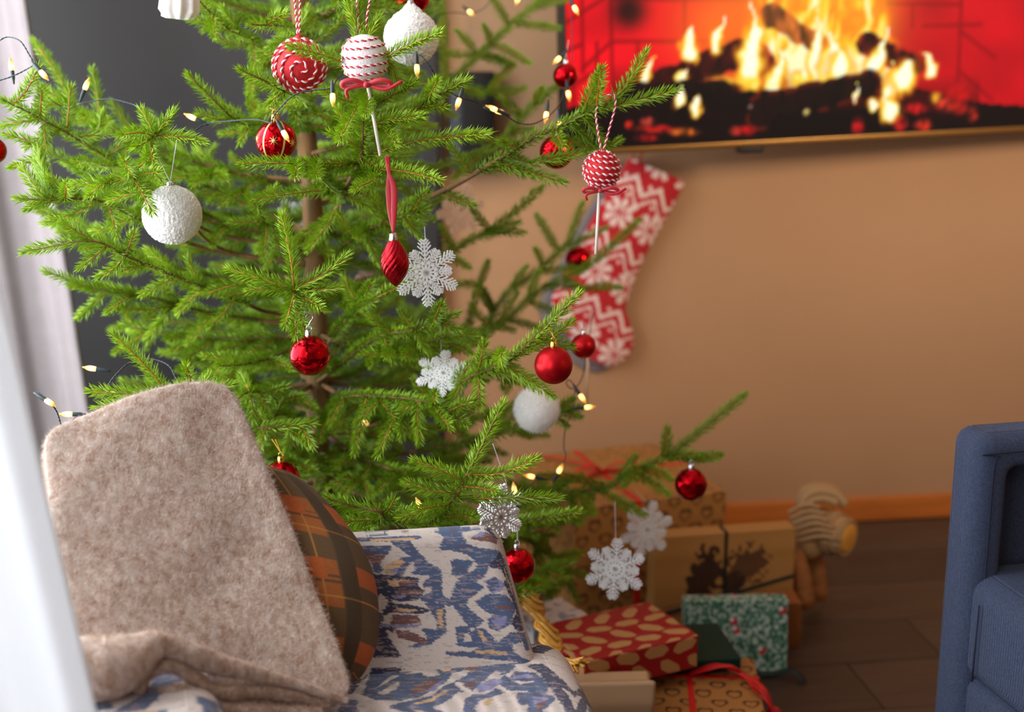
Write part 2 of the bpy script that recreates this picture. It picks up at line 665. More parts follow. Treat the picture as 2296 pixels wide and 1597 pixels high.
def flame(pts, w, c0=(255, 150, 20), c1=(255, 226, 70), c2=(255, 255, 225), a=1.0):
    """a tongue along pts (base to tip): outer, middle, core"""
    H = np.zeros(X.shape)
    Xw = X + 7 * vnoise(X / 17, Y / 24, 51) + 4 * vnoise(X / 8, Y / 13, 52); Yw = Y + 8 * vnoise(X / 14, Y / 20, 53)
    P = smooth_path(np.array(pts, float), 22)
    n = len(P)
    for i in range(n - 1):
        t = i / (n - 1)
        ww = 0.62 * w * (0.5 + 0.9 * math.sin(math.pi * min(1, t + 0.25))) * (1 - t ** 2 * 0.8)
        d, _ = seg_dist(Xw, Yw, P[i], P[i + 1])
        H = np.maximum(H, np.clip(1.1 - d / (ww * 2.3), 0, 1))
    paint(np.clip(H * 1.9, 0, 1), c0, a * 0.85)
    paint(np.clip((H - 0.33) * 3.2, 0, 1), c1, a)
    paint(np.clip((H - 0.58) * 4.0, 0, 1), c2, a)


# body of the fire: warped, vertically stretched turbulence over the logs
wx = X + 16 * vnoise(X / 40, Y / 46, 31) + 7 * vnoise(X / 15, Y / 20, 32)
nz_ = vnoise(wx / 21, Y / 62, 33) * 0.6 + vnoise(wx / 11, Y / 34, 34) * 0.4
hgt_ = np.interp(X, [1600, 1680, 1710, 1750, 1790, 1830, 1870, 1910, 1950, 1990, 2030, 2060, 2110], [20, 70, 330, 240, 300, 260, 340, 330, 300, 330, 260, 120, 30])
fb_ = np.interp(X, [1600, 1700, 1780, 1900, 1980, 2110], [150, 195, 215, 190, 160, 190])
heat = np.clip(1.38 - (fb_ - Y) / hgt_, -1, 1.3) + 0.85 * nz_
heat *= np.clip((X - 1655) / 40, 0, 1) * np.clip((2105 - X) / 60, 0, 1)
heat[Y > fb_ + 12] = 0
paint(np.clip((heat - 0.10) * 2.2, 0, 1), (255, 128, 22), 0.9)
paint(np.clip((heat - 0.50) * 2.4, 0, 1), (255, 204, 44))
paint(np.clip((heat - 0.92) * 2.6, 0, 1), (255, 246, 190))
# floor of the hearth: black embers
paint(in_poly(X, Y, [(1262, 360), (1262, 240), (1400, 215), (1500, 190), (1640, 180), (1800, 190), (1960, 185), (2120, 190), (2230, 215), (2330, 230), (3000, 260), (3000, 420), (1262, 420)]).astype(float), (14, 2, 4))
paint(np.clip(1 - np.abs(Y - 200 - 0.02 * (X - 1500)) / 60, 0, 1) * (X > 1380) * (X < 2296), (90, 4, 6), 0.6)
log((1760, 32), (1905, 110), 26, 20, (150, 80, 30), seed=2, glow=(210, 90, 25))
log((2000, 95), (2120, 140), 28, 24, (60, 12, 8), seed=3, glow=(220, 60, 20))
log((1480, 190), (1690, 112), 30, 30, (46, 6, 6), seed=4)
log((1730, 120), (1770, 190), 28, 30, (90, 22, 14), seed=8, glow=(255, 90, 30))
for pts, w in (([(1562, 125), (1560, 90), (1566, 45)], 13), ([(1625, 110), (1632, 75), (1645, 35)], 11), ([(1710, 170), (1712, 110), (1722, 60), (1708, 10)], 22), ([(1455, 175), (1460, 150), (1480, 125)], 9),
               ([(1770, 215), (1768, 170), (1790, 140), (1785, 105)], 15), ([(1840, 200), (1838, 160), (1850, 130)], 12), ([(1875, 180), (1870, 130), (1880, 70), (1870, 20)], 15), ([(1905, 165), (1915, 110), (1900, 60)], 22),
               ([(1930, 160), (1935, 130), (1925, 105)], 22), ([(2060, 260), (2055, 210), (2070, 165), (2065, 130)], 16), ([(2090, 185), (2100, 150), (2110, 130)], 22), ([(2165, 160), (2160, 130), (2135, 108)], 11),
               ([(1545, 180), (1550, 165), (1558, 150)], 9), ([(2010, 150), (2030, 120), (2050, 60)], 18)):
    flame(pts, w)
paint(np.exp(-(((Y - 178 - 0.0012 * np.abs(X - 1780) ** 1.2) / 13) ** 2)) * (X > 1600) * (X < 1960) * (0.5 + 0.5 * vnoise(X / 22, Y / 22, 9)), (255, 210, 50), 1.0)
log((1420, 215), (1640, 200), 32, 26, (16, 3, 4), seed=11)
log((1500, 225), (1800, 225), 30, 24, (12, 2, 3), seed=12)
log((1740, 250), (2010, 180), 42, 30, (20, 4, 4), seed=13, glow=(150, 30, 10))
log((1800, 290), (2100, 265), 40, 30, (8, 1, 2), seed=14)
for pts, w in (([(1540, 232), (1543, 210), (1548, 190)], 7), ([(1578, 245), (1580, 222), (1584, 205)], 9), ([(1975, 225), (1978, 200), (1975, 185)], 5), ([(2065, 255), (2060, 235), (2052, 220)], 17), ([(2020, 235), (2012, 225), (2005, 222)], 9)):
    flame(pts, w)
for cx, cy, rx, ry, c in ((1480, 285, 45, 8, (235, 30, 25)), (1550, 292, 32, 8, (255, 120, 25)), (1460, 305, 25, 7, (230, 20, 25)), (1672, 290, 14, 8, (250, 90, 60)), (1695, 290, 26, 10, (210, 15, 20)), (1418, 275, 9, 8, (240, 40, 20)),
                          (1462, 268, 16, 9, (250, 80, 60)), (1980, 285, 14, 22, (215, 20, 30)), (2090, 275, 18, 16, (225, 25, 30)), (2150, 280, 22, 14, (230, 50, 30)), (2210, 230, 28, 16, (240, 60, 40)), (2180, 215, 14, 12, (255, 180, 40)), (2245, 240, 18, 14, (220, 30, 25)),
                          (2130, 240, 30, 12, (220, 20, 25)), (2280, 255, 12, 16, (230, 50, 30)), (1850, 249, 7, 7, (255, 225, 130)), (1710, 236, 5, 5, (150, 110, 110)), (2240, 205, 26, 22, (210, 15, 15))):
    n = 0.65 + 0.5 * vnoise(X / 9, Y / 9, int(cx))
    paint(np.clip(1.6 - np.hypot((X - cx) / rx, (Y - cy) / ry) * 1.1, 0, 1) * n, c)
img = np.clip(img, 0, 255)
V = (BL[None, None, :] + tx * GX[..., None] + tz * GY[..., None] + tn * 0.0005).reshape(-1, 3)
idx = np.arange(nx * ny).reshape(nx, ny)
Q = np.stack([idx[:-1, :-1], idx[1:, :-1], idx[1:, 1:], idx[:-1, 1:]], -1).reshape(-1, 4)
M_scr = mat('tv_picture', attr=True, rough=0.25, emit=1.1)
M_scr.node_tree.nodes['Principled BSDF'].inputs['Specular IOR Level'].default_value = 0.06
# the panel itself is dark glass: the picture is only emitted light
for l in list(M_scr.node_tree.links):
    if l.to_socket.name == 'Base Color': M_scr.node_tree.links.remove(l)
M_scr.node_tree.nodes['Principled BSDF'].inputs['Base Color'].default_value = (0.01, 0.01, 0.01, 1)
link('screen', mesh_np('screen', V, Q, lin(img).reshape(-1, 3), True, [M_scr]), tv, label='glowing screen with a log fire in a red brick hearth')

# small black box on the wall between the dark panel and the television
P0 = wall_at(1033, 292, 0.0)
wbx = empty('wall_speaker', P0, 'narrow black box speaker on the wall beside the dark panel', 'speaker')
a0 = wall_coord(wall_at(1030, 292)); a1 = wall_coord(wall_at(1102, 292))
zz0 = wall_at(1060, 376)[2]; zz1 = wall_at(1060, 160)[2]
wall_slab('cabinet', a0, a1, zz0, zz1, 0.05, 0.05, mat('black_box', (16, 15, 17), rough=0.5), parent=wbx)
wall_slab('side_strip', a0 - 0.022, a0, zz0 + 0.004, zz1 - 0.004, 0.045, 0.046, mat('slate_strip', (62, 66, 80), rough=0.5), parent=wbx)

# ================================================================== curtains
def curtain(name, pts_top, z0, z1, thick, m, label, amp, waves, lean=(0, 0)):
    P = smooth_path(np.array(pts_top, float), 120)
    n = len(P)
    nz = 40
    T, A, B = frames(np.column_stack([P, np.zeros(n)]))
    nrm = np.stack([-T[:, 1], T[:, 0], 0 * T[:, 0]], 1)
    s = np.linspace(0, 1, n)
    V = []
    for side in (0, 1):
        for k in range(nz):
            t = k / (nz - 1)
            w = amp * np.sin(2 * math.pi * waves * s + 0.6 * math.sin(3 * t)) * (0.75 + 0.25 * t) + 0.3 * amp * np.sin(2 * math.pi * waves * 2.3 * s + 1 + t)
            base = np.column_stack([P[:, 0] + lean[0] * (1 - t), P[:, 1] + lean[1] * (1 - t), np.full(n, z0 + (z1 - z0) * t)])
            V.append(base + nrm * (w + (thick if side else 0))[:, None])
    V = np.vstack(V)
    idx = np.arange(2 * nz * n).reshape(2, nz, n)
    qs = []
    for sd in (0, 1):
        a = idx[sd]
        qq = np.stack([a[:-1, :-1], a[:-1, 1:], a[1:, 1:], a[1:, :-1]], -1).reshape(-1, 4)
        qs.append(qq if sd == 0 else qq[:, ::-1])
    for e in (0, -1):
        a = np.stack([idx[0, :, e], idx[1, :, e]], 0)
        qs.append(np.stack([a[0, :-1], a[1, :-1], a[1, 1:], a[0, 1:]], -1))
    o = link(name, mesh_np(name, V, np.concatenate(qs), None, True, [m]))
    return tag(o, label, 'curtain')


M_sheer = mat('white_sheer_linen', (242, 243, 246), rough=0.9, trans=0.55, weave=0.06, wscale=2600, bump=0.1, bscale=500)
M_linen = mat('grey_linen', (158, 148, 150), rough=0.9, trans=0.3, weave=0.16, wscale=1500, vary=0.05, vscale=30, bump=0.2, bscale=400)
cB = at(185, 1597, 1.25); cT = at(14, 330, 1.25)
slx = (cT[0] - cB[0]) / (cT[2] - cB[2])
lean_x = -slx * 2.5
curtain('curtain', [(-1.25, 1.10), (-1.0, 1.16), (-0.8, 1.12), (cB[0] + slx * (2.5 - cB[2]), 1.17)], 0.02, 2.5, 0.002, M_sheer, 'bright white sheer curtain in the left foreground beside the blanket', 0.012, 5.5, (lean_x, 0))
gB = at(158, 980, 2.72); gT = at(82, 0, 2.72)
slg = (gT[0] - gB[0]) / (gT[2] - gB[2])
curtain('curtain', [(-1.16, 2.60), (-1.06, 2.66), (-0.97, 2.62), (gB[0] + slg * (2.5 - gB[2]), 2.66)], 0.02, 2.5, 0.003, M_linen, 'grey linen curtain hanging behind the left branch tips of the tree', 0.007, 3.2, (-slg * 2.5, 0))

# ================================================================== the spruce
M_needle = mat('spruce_needles', attr=True, rough=0.42, spec=0.4, trans=0.30)
M_wood = mat('spruce_bark', (150, 108, 66), rough=0.85, vary=0.4, vscale=60, stretch=(1, 1, 0.25), bump=0.7, bscale=90, color2=(96, 78, 48))
M_twig = mat('spruce_twig', (186, 118, 48), rough=0.7, vary=0.25, vscale=120)

TX, TY_D = 705, 2.42
base_pt = at(TX + 8, 900, TY_D)
trunk_xy = base_pt[:2]


def trunk_at(z):
    return np.array([trunk_xy[0] - 0.012 * (z - 0.75), trunk_xy[1], z])


tree = empty('christmas_tree', (trunk_xy[0], trunk_xy[1], 0), 'fresh green spruce Christmas tree hung with ornaments and fairy lights', 'tree')
zs = np.linspace(0.0, 2.05, 60)
TP = np.array([trunk_at(z) for z in zs])
TP[:, 0] += 0.003 * np.sin(zs * 9); TP[:, 1] += 0.003 * np.cos(zs * 7)
V, Q, T = tube_geo(TP, 0.0235 - 0.0075 * zs + 0.0012 * np.sin(zs * 45), 14)
V += 0.0012 * RNG.normal(size=V.shape)
mb = MB(); mb.add(V, Q, T); mb.build('trunk', M_wood, tree)

NEED_TOTAL = 0


def needles_for(shoots, bright):
    """shoots: list of (path Nx3, length scale, tone). -> verts, tris, colours"""
    Vs, Ts, Cs = [], [], []
    off = 0
    for P, ls, tone in shoots:
        seg = np.linalg.norm(np.diff(P, axis=0), axis=1)
        s = np.concatenate([[0], np.cumsum(seg)])
        Ltot = s[-1]
        n = int(Ltot * 2150) + 18
        si = (np.arange(n) + RNG.random(n)) / n * Ltot
        C = np.stack([np.interp(si, s, P[:, j]) for j in range(3)], 1)
        T, A, B = frames(P)
        Ti = np.stack([np.interp(si, s, T[:, j]) for j in range(3)], 1)
        Ti /= np.linalg.norm(Ti, axis=1)[:, None]
        up = np.array([0, 0, 1.0])
        side = np.cross(Ti, up)
        side /= np.linalg.norm(side, axis=1)[:, None] + 1e-9
        upn = np.cross(side, Ti)
        ph = np.arange(n) * 2.39996 + RNG.normal(0, 0.25, n)
        # fewer needles straight below, those below part sideways
        cs, sn = np.cos(ph), np.sin(ph)
        sn = np.where(sn < -0.25, sn * 0.45, sn)
        R = cs[:, None] * side + sn[:, None] * upn
        R /= np.linalg.norm(R, axis=1)[:, None]
        endf = np.clip((Ltot - si) / 0.02, 0, 1)
        ang = np.radians(RNG.normal(50, 9, n) - 26 * (1 - endf))
        ln = ls * RNG.normal(0.0164, 0.0017, n) * (0.72 + 0.28 * np.clip((Ltot - si) / 0.03, 0, 1)) * (0.8 + 0.2 * np.clip(si / 0.02, 0, 1))
        D = np.cos(ang)[:, None] * Ti + np.sin(ang)[:, None] * R
        bend = 0.16 * Ti + 0.05 * up
        w = RNG.normal(0.00086, 0.0001, n) * (0.85 + 0.15 * ls)
        E1 = np.cross(D, Ti); E1 /= np.linalg.norm(E1, axis=1)[:, None] + 1e-9
        E2 = np.cross(D, E1)
        b0 = C + R * 0.0008
        mid = b0 + D * (ln * 0.5)[:, None]
        tip = b0 + D * ln[:, None] + bend * (ln * 0.35)[:, None]
        v = np.empty((n, 5, 3))
        v[:, 0] = b0; v[:, 4] = tip
        for q in range(3):
            a = q * 2 * math.pi / 3
            v[:, 1 + q] = mid + w[:, None] * (math.cos(a) * E1 + math.sin(a) * E2)
        Vs.append(v.reshape(-1, 3))
        base = (np.arange(n) * 5)[:, None] + off
        tri = np.array([[0, 2, 1], [0, 3, 2], [0, 1, 3], [4, 1, 2], [4, 2, 3], [4, 3, 1]])
        Ts.append((base[:, :, None] + tri[None]).reshape(-1, 3))
        off += n * 5
        # young growth towards the shoot tip is paler
        k = np.clip(tone + 0.22 * (si / Ltot - 0.4) + RNG.normal(0, 0.09, n), 0, 1)[:, None]
        old, new = lin((76, 124, 20)), lin((174, 208, 44))
        c = old * (1 - k) + new * k
        Cs.append(np.repeat(c, 5, axis=0))
    return np.concatenate(Vs), np.concatenate(Ts), np.concatenate(Cs)


def sub_path(P, t0, t1, n=8):
    seg = np.linalg.norm(np.diff(P, axis=0), axis=1)
    s = np.concatenate([[0], np.cumsum(seg)]) / max(1e-9, seg.sum())
    q = np.linspace(t0, t1, n)
    return np.stack([np.interp(q, s, P[:, j]) for j in range(3)], 1)


N_BR = 0


def build_branch(axis, axis_r, shoots, tone=0.55, bare=0.0, ls=1.0):
    """axis: path trunk->tip; shoots: list of paths; needles also sit on the axis beyond `bare`."""
    global N_BR, NEED_TOTAL
    mbw = MB()
    r = np.linspace(axis_r, 0.0013, len(axis))
    V, Q, T = tube_geo(axis, r, 7); mbw.add(V, Q, T, mi=0 if axis_r > 0.0035 else 1)
    allsh = []
    if bare < 0.95:
        allsh.append((sub_path(axis, bare, 1.0, 14), ls, tone))
    for P in shoots:
        tn_ = tone
        if isinstance(P, tuple): P, tn_ = P
        V, Q, T = tube_geo(P, np.linspace(0.0015, 0.0009, len(P)), 5); mbw.add(V, Q, T, mi=1)
        allsh.append((P, ls, tn_))
    o = mbw.build('branch', [M_wood, M_twig], tree)
    V, T, C = needles_for(allsh, tone)
    NEED_TOTAL += len(T)
    link('needles', mesh_np('needles', V, T, C, False, [M_needle]), o, kind='stuff')
    N_BR += 1
    return o


def shoot_path(p0, p1, sag=None, n=7):
    p0, p1 = np.asarray(p0), np.asarray(p1)
    L = np.linalg.norm(p1 - p0)
    m = (p0 + p1) / 2 + np.array([0, 0, (RNG.normal(0, 0.03) if sag is None else sag) * L]) + RNG.normal(0, 0.02, 3) * L
    return smooth_path([p0, m, p1], n)


def on_path(P, q):
    """nearest point of a path"""
    i = np.argmin(np.linalg.norm(P - q, axis=1))
    return P[i]


def hero(axis_px, shoots_px, r0=0.004, tone=0.6, bare=0.0, attach=True, ls=1.0, join=True):
    """axis_px: [(px,py,d)...] from the trunk side to the tip; shoots_px: (x0,y0,x1,y1[,d0[,d1]])"""
    A = [at(*p) for p in axis_px]
    if attach:
        z = A[0][2] - 0.06
        d0 = trunk_at(z)
        if np.linalg.norm(d0 - A[0]) > 0.03:
            z = A[0][2] - 0.22 * np.linalg.norm((A[0] - d0)[:2])
            A = [trunk_at(z)] + A
    AP = smooth_path(A, 8 * len(A))
    AD = np.array([proj(p)[2] for p in AP]); APX = np.array([proj(p)[:2] for p in AP])
    sh = []
    for s in shoots_px:
        x0, y0, x1, y1 = s[:4]
        i = np.argmin(np.hypot(APX[:, 0] - x0, APX[:, 1] - y0))
        near = math.hypot(APX[i, 0] - x0, APX[i, 1] - y0)
        dd = AD[i]
        d0 = s[4] if len(s) > 4 and s[4] else dd
        d1 = s[5] if len(s) > 5 else d0 + RNG.normal(-0.02, 0.025)
        p0 = at(x0, y0, d0)
        if near < 26: p0 = AP[i]
        P = shoot_path(p0, at(x1, y1, d1))
        tn_ = tone + RNG.normal(0.04, 0.07)
        sh.append((P, tn_))
        if near >= 26 and join:   # a connecting twig back to the axis
            j = max(0, i - 3)
            sh.append((shoot_path(AP[j], p0), tone - 0.15))
    return build_branch(AP, r0, sh, tone, bare, ls)


# ---- branches read off the photograph -----------------------------------------------------------
# upper left bough with drooping laterals
hero([(560, 520, 2.36), (440, 470, 2.28), (300, 392, 2.2), (163, 306, 2.1), (60, 250, 2.02), (0, 222, 1.98)],
     [(30, 226, 84, 152), (88, 260, 94, 200), (147, 296, 158, 196), (98, 284, 101, 380), (90, 272, 6, 282), (163, 306, 240, 300), (130, 290, 60, 330), (200, 330, 230, 250), (260, 372, 170, 360, 2.12, 2.05), (230, 350, 300, 300)], tone=0.66, bare=0.3)
hero([(600, 480, 2.4), (430, 400, 2.36), (330, 330, 2.34), (230, 280, 2.34), (170, 270, 2.36)],
     [(230, 280, 208, 156), (170, 270, 74, 92), (330, 330, 250, 230), (360, 350, 270, 300), (420, 400, 370, 320), (300, 310, 260, 390)], tone=0.5, bare=0.35)
# fan above the hanging white ball
hero([(470, 520, 2.3), (400, 440, 2.12), (340, 375, 1.95), (345, 305, 1.88)],
     [(345, 303, 390, 250), (345, 305, 270, 303), (350, 306, 458, 320), (340, 290, 318, 246), (345, 308, 303, 331), (335, 340, 300, 385), (345, 335, 345, 395)], tone=0.7, bare=0.45)
hero([(500, 560, 2.3), (400, 470, 2.05), (300, 398, 1.86)],
     [(295, 390, 166, 414), (280, 392, 277, 358, None, 1.80), (303, 402, 341, 476, None, 1.83), (302, 397, 354, 387), (250, 404, 200, 440), (330, 420, 250, 450)], tone=0.7, bare=0.5)
hero([(470, 560, 2.3), (330, 500, 2.15), (220, 450, 2.02), (124, 449, 1.95), (39, 446, 1.92)],
     [(124, 449, 60, 470), (180, 452, 110, 400), (140, 448, 150, 410), (220, 455, 100, 500), (85, 355, 26, 375, 2.02), (82, 325, 14, 303, 2.02), (107, 430, 50, 376, 2.0), (300, 490, 210, 520), (240, 460, 260, 530)], tone=0.64, bare=0.35)
hero([(600, 700, 2.34), (537, 675, 2.24), (391, 619, 2.1), (283, 574, 2.0), (202, 541, 1.94), (54, 565, 1.92)],
     [(202, 541, 140, 500), (283, 574, 220, 620), (283, 574, 300, 520), (391, 619, 330, 560), (391, 619, 320, 660), (460, 645, 420, 580), (460, 645, 400, 700), (520, 670, 470, 730), (330, 590, 260, 600), (240, 555, 180, 600)], tone=0.62, bare=0.25)
hero([(600, 720, 2.36), (460, 700, 2.3), (330, 665, 2.22), (225, 652, 2.18), (101, 608, 2.16)],
     [(241, 662, 176, 712), (326, 665, 221, 639), (397, 690, 262, 692, 2.18), (300, 660, 240, 700), (225, 650, 160, 640), (420, 695, 360, 640), (380, 685, 330, 760), (470, 705, 420, 770)], tone=0.52, bare=0.2)
# sharp sprig above the blanket
hero([(600, 960, 2.3), (500, 920, 2.05), (432, 890, 1.9), (375, 878, 1.84)],
     [(375, 877, 256, 752), (372, 880, 204, 878), (405, 884, 405, 862, None, 1.79), (436, 885, 417, 820), (433, 880, 519, 864), (400, 890, 218, 914), (440, 890, 470, 840)], tone=0.7, bare=0.4)
# upper bough at the top left
hero([(680, 190, 2.38), (600, 120, 2.3), (567, 88, 2.22), (508, 62, 2.14), (436, -10, 2.06), (400, -60, 2.0)],
     [(508, 70, 417, 40), (570, 104, 488, 88), (567, 86, 574, 156), (573, 150, 560, 210), (560, 208, 582, 256), (600, 120, 560, 180), (540, 75, 500, 20), (470, 30, 480, 80)], tone=0.62, bare=0.1)
hero([(680, 330, 2.38), (620, 300, 2.3), (560, 280, 2.18), (521, 264, 2.12), (422, 168, 2.04)],
     [(537, 264, 446, 256), (580, 285, 500, 300), (560, 280, 540, 320), (600, 295, 560, 230), (560, 270, 500, 240)], tone=0.6, bare=0.15)
# front twigs around the top baubles
hero([(700, 260, 2.36), (680, 226, 2.1), (610, 190, 1.95), (538, 156, 1.9)],
     [(682, 232, 574, 262), (650, 208, 640, 160), (673, 241, 700, 190), (640, 205, 600, 235), (690, 240, 760, 290)], tone=0.62, bare=0.2)
hero([(700, 190, 2.36), (663, 75, 2.1), (562, 54, 1.98)],
     [(680, 110, 783, 28, 2.12), (663, 78, 600, 110), (670, 90, 590, 130), (690, 130, 780, 100), (665, 70, 690, 20), (600, 60, 640, 30)], tone=0.58, bare=0.3)
hero([(820, 330, 2.2), (816, 240, 2.0), (815, 170, 1.92), (800, 60, 1.9), (800, -30, 1.9)],
     [(815, 165, 652, 106, 1.9, 1.83), (830, 160, 984, 74, 1.9, 1.84), (870, 142, 900, 190), (815, 120, 850, 40), (795, 60, 780, 10), (855, 228, 932, 185, 1.95), (820, 215, 760, 314, 1.92, 1.86), (818, 205, 820, 252, 1.92, 1.84), (835, 235, 890, 322, 1.92, 1.86), (800, 230, 724, 204, 1.95)], tone=0.66, bare=0.35, attach=False)
hero([(728, 525, 2.3), (777, 423, 2.12), (809, 352, 1.98), (815, 268, 1.9)],
     [(812, 350, 758, 246), (800, 362, 545, 366, 1.98, 1.86), (790, 362, 690, 390), (826, 352, 1094, 300, 1.97, 1.9), (815, 358, 878, 384), (840, 380, 986, 404, 1.97, 1.88), (850, 398, 795, 424, 1.95, 1.9), (770, 420, 574, 447, 2.1, 1.98), (745, 480, 660, 540), (770, 430, 830, 470), (660, 366, 662, 396, 1.92, 1.86), (708, 366, 710, 394, 1.95, 1.88), (840, 290, 946, 262, 1.96), (790, 330, 740, 300), (750, 460, 690, 560)], r0=0.008, tone=0.66, bare=0.75)
hero([(860, 300, 2.15), (885, 272, 1.98), (960, 225, 1.93), (1048, 178, 1.9)],
     [(900, 262, 946, 262), (930, 245, 1000, 240), (960, 225, 980, 180)], tone=0.68, bare=0.1)
# right bough carrying the red lollipop
hero([(760, 560, 2.38), (900, 470, 2.3), (1000, 425, 2.2), (1100, 368, 2.12), (1188, 313, 2.08), (1247, 287, 2.05), (1331, 248, 2.02), (1377, 240, 2.01)],
     [(1338, 248, 1348, 154), (1305, 256, 1341, 168), (1360, 240, 1450, 116, 2.01, 1.99), (1377, 242, 1519, 202, 2.01, 2.0), (1335, 329, 1268, 309, 2.06), (1361, 330, 1388, 316, 2.06), (1247, 290, 1262, 325), (1084, 391, 1190, 391, 2.1), (1116, 378, 1264, 408, 2.12), (1188, 365, 1326, 338, 2.1), (1165, 330, 1123, 320), (1060, 400, 1010, 330), (990, 430, 1060, 460), (940, 455, 900, 420)], r0=0.0065, tone=0.5, bare=0.62)
hero([(900, 400, 2.42), (1060, 350, 2.5), (1123, 322, 2.52), (1168, 264, 2.5), (1255, 188, 2.48)],
     [(1172, 262, 1122, 220), (1123, 322, 1030, 300), (1140, 300, 1190, 290), (1200, 240, 1215, 200), (1080, 345, 1020, 400)], tone=0.42, bare=0.3)
# soft bough behind, top right
hero([(860, 330, 2.55), (960, 230, 2.72), (1019, 176, 2.78), (1100, 98, 2.82), (1195, 16, 2.86), (1280, -40, 2.88)],
     [(1074, 122, 1025, 70), (1067, 125, 998, 121), (1136, 62, 1102, -5), (1100, 98, 1086, 58), (1155, 62, 1252, 64), (1113, 104, 1187, 142), (1090, 120, 1150, 146), (1150, 146, 1095, 205, 2.82), (1090, 208, 1176, 199, 2.78), (993, 190, 993, 28, 2.76), (1195, 20, 1270, 0), (1010, 190, 1080, 215), (960, 230, 1020, 260)], tone=0.4, bare=0.15)
hero([(760, 640, 2.42), (960, 590, 2.5), (1081, 527, 2.52), (1172, 522, 2.52)],
     [(1081, 527, 1162, 500), (1097, 520, 1216, 420, 2.5), (1020, 560, 990, 510), (1000, 570, 1050, 600), (1100, 508, 1060, 470), (940, 592, 900, 540)], tone=0.42, bare=0.3)
# bough in front of the stocking (soft, behind)
hero([(800, 880, 2.5), (980, 800, 2.68), (1078, 746, 2.76), (1130, 665, 2.8), (1208, 609, 2.82), (1260, 560, 2.82), (1358, 512, 2.82)],
     [(1254, 565, 1204, 484), (1265, 550, 1306, 456), (1228, 602, 1202, 560), (1039, 770, 1075, 640, 2.74), (1075, 640, 1094, 588, 2.74), (1075, 640, 1016, 640, 2.74), (1150, 650, 1180, 600), (1208, 609, 1300, 604), (1100, 720, 1150, 740), (1000, 790, 1040, 730)], tone=0.34, bare=0.2)
hero([(800, 900, 2.5), (1000, 790, 2.64), (1107, 739, 2.7), (1182, 674, 2.74), (1228, 640, 2.74), (1313, 602, 2.74), (1434, 494, 2.74)],
     [(1234, 661, 1306, 645, 2.74), (1306, 648, 1388, 645, 2.74), (1182, 674, 1208, 610), (1120, 730, 1160, 660), (1182, 680, 1260, 700), (1140, 715, 1220, 740), (1107, 739, 1060, 690)], tone=0.32, bare=0.15)
# bright bough with the satin bauble
hero([(820, 960, 2.38), (960, 900, 2.2), (1050, 848, 2.08), (1146, 804, 2.0), (1230, 728, 1.96), (1298, 657, 1.94)],
     [(1163, 800, 1282, 722), (1215, 778, 1282, 778, 1.99), (1127, 815, 1124, 790, None, 1.92), (1065, 835, 1086, 770), (1072, 838, 1075, 914), (1098, 840, 1196, 868), (1130, 830, 1240, 890, 2.02), (1003, 882, 1060, 810, 2.1), (1010, 885, 960, 830), (960, 900, 930, 850), (1040, 860, 1000, 930)], tone=0.66, bare=0.3)
# centre sprig with the brown star of twigs
hero([(705, 820, 2.3), (690, 760, 2.05), (668, 690, 1.92), (660, 650, 1.88)],
     [(660, 648, 632, 482, None, 1.86), (662, 645, 514, 604), (662, 652, 560, 650), (668, 645, 778, 574), (672, 650, 758, 646), (664, 655, 640, 730), (672, 690, 664, 754, 1.92, 1.86), (668, 660, 720, 690)], tone=0.62, bare=0.6)
hero([(720, 790, 2.38), (790, 700, 2.2), (840, 670, 2.1)],
     [(790, 690, 832, 634, 2.1), (800, 680, 770, 620), (840, 670, 900, 640), (780, 700, 840, 720)], tone=0.5, bare=0.3)
hero([(720, 850, 2.38), (840, 760, 2.2), (930, 740, 2.1), (1026, 704, 2.06)],
     [(930, 740, 900, 700), (930, 740, 960, 790), (880, 750, 830, 710), (860, 756, 880, 810), (970, 726, 990, 680), (980, 722, 1030, 740)], tone=0.56, bare=0.15)
hero([(720, 640, 2.38), (760, 560, 2.25), (860, 500, 2.15), (960, 470, 2.1)],
     [(860, 500, 840, 440), (860, 500, 900, 560), (900, 488, 940, 530), (800, 530, 760, 480), (820, 520, 850, 590), (930, 476, 960, 430)], tone=0.5, bare=0.1)
hero([(700, 600, 2.38), (650, 530, 2.3), (600, 500, 2.2), (560, 440, 2.12)],
     [(600, 500, 520, 500), (620, 510, 580, 560), (650, 530, 640, 460), (580, 470, 620, 420), (600, 500, 590, 580), (640, 525, 600, 600)], tone=0.52, bare=0.1)
# bottom centre: sharp trident in front
hero([(860, 1230, 2.2), (950, 1180, 2.0), (1009, 1127, 1.9), (1040, 1080, 1.86), (1128, 904, 1.85)],
     [(1034, 1082, 928, 1034), (1030, 1105, 912, 1084), (1050, 1075, 1202, 1030), (1042, 1092, 1112, 1102, None, 1.82), (996, 1130, 934, 1144), (1060, 1120, 1252, 1118, 1.9), (1000, 1140, 900, 1160), (975, 1155, 1060, 1160)], tone=0.56, bare=0.55)
hero([(720, 1240, 2.3), (853, 1160, 1.95), (800, 1138, 1.92), (732, 1118, 1.9)],
     [(860, 1165, 884, 1120, None, 1.9), (850, 1165, 926, 1140), (840, 1160, 760, 1170), (870, 1170, 940, 1180)], tone=0.5, bare=0.4, attach=False)
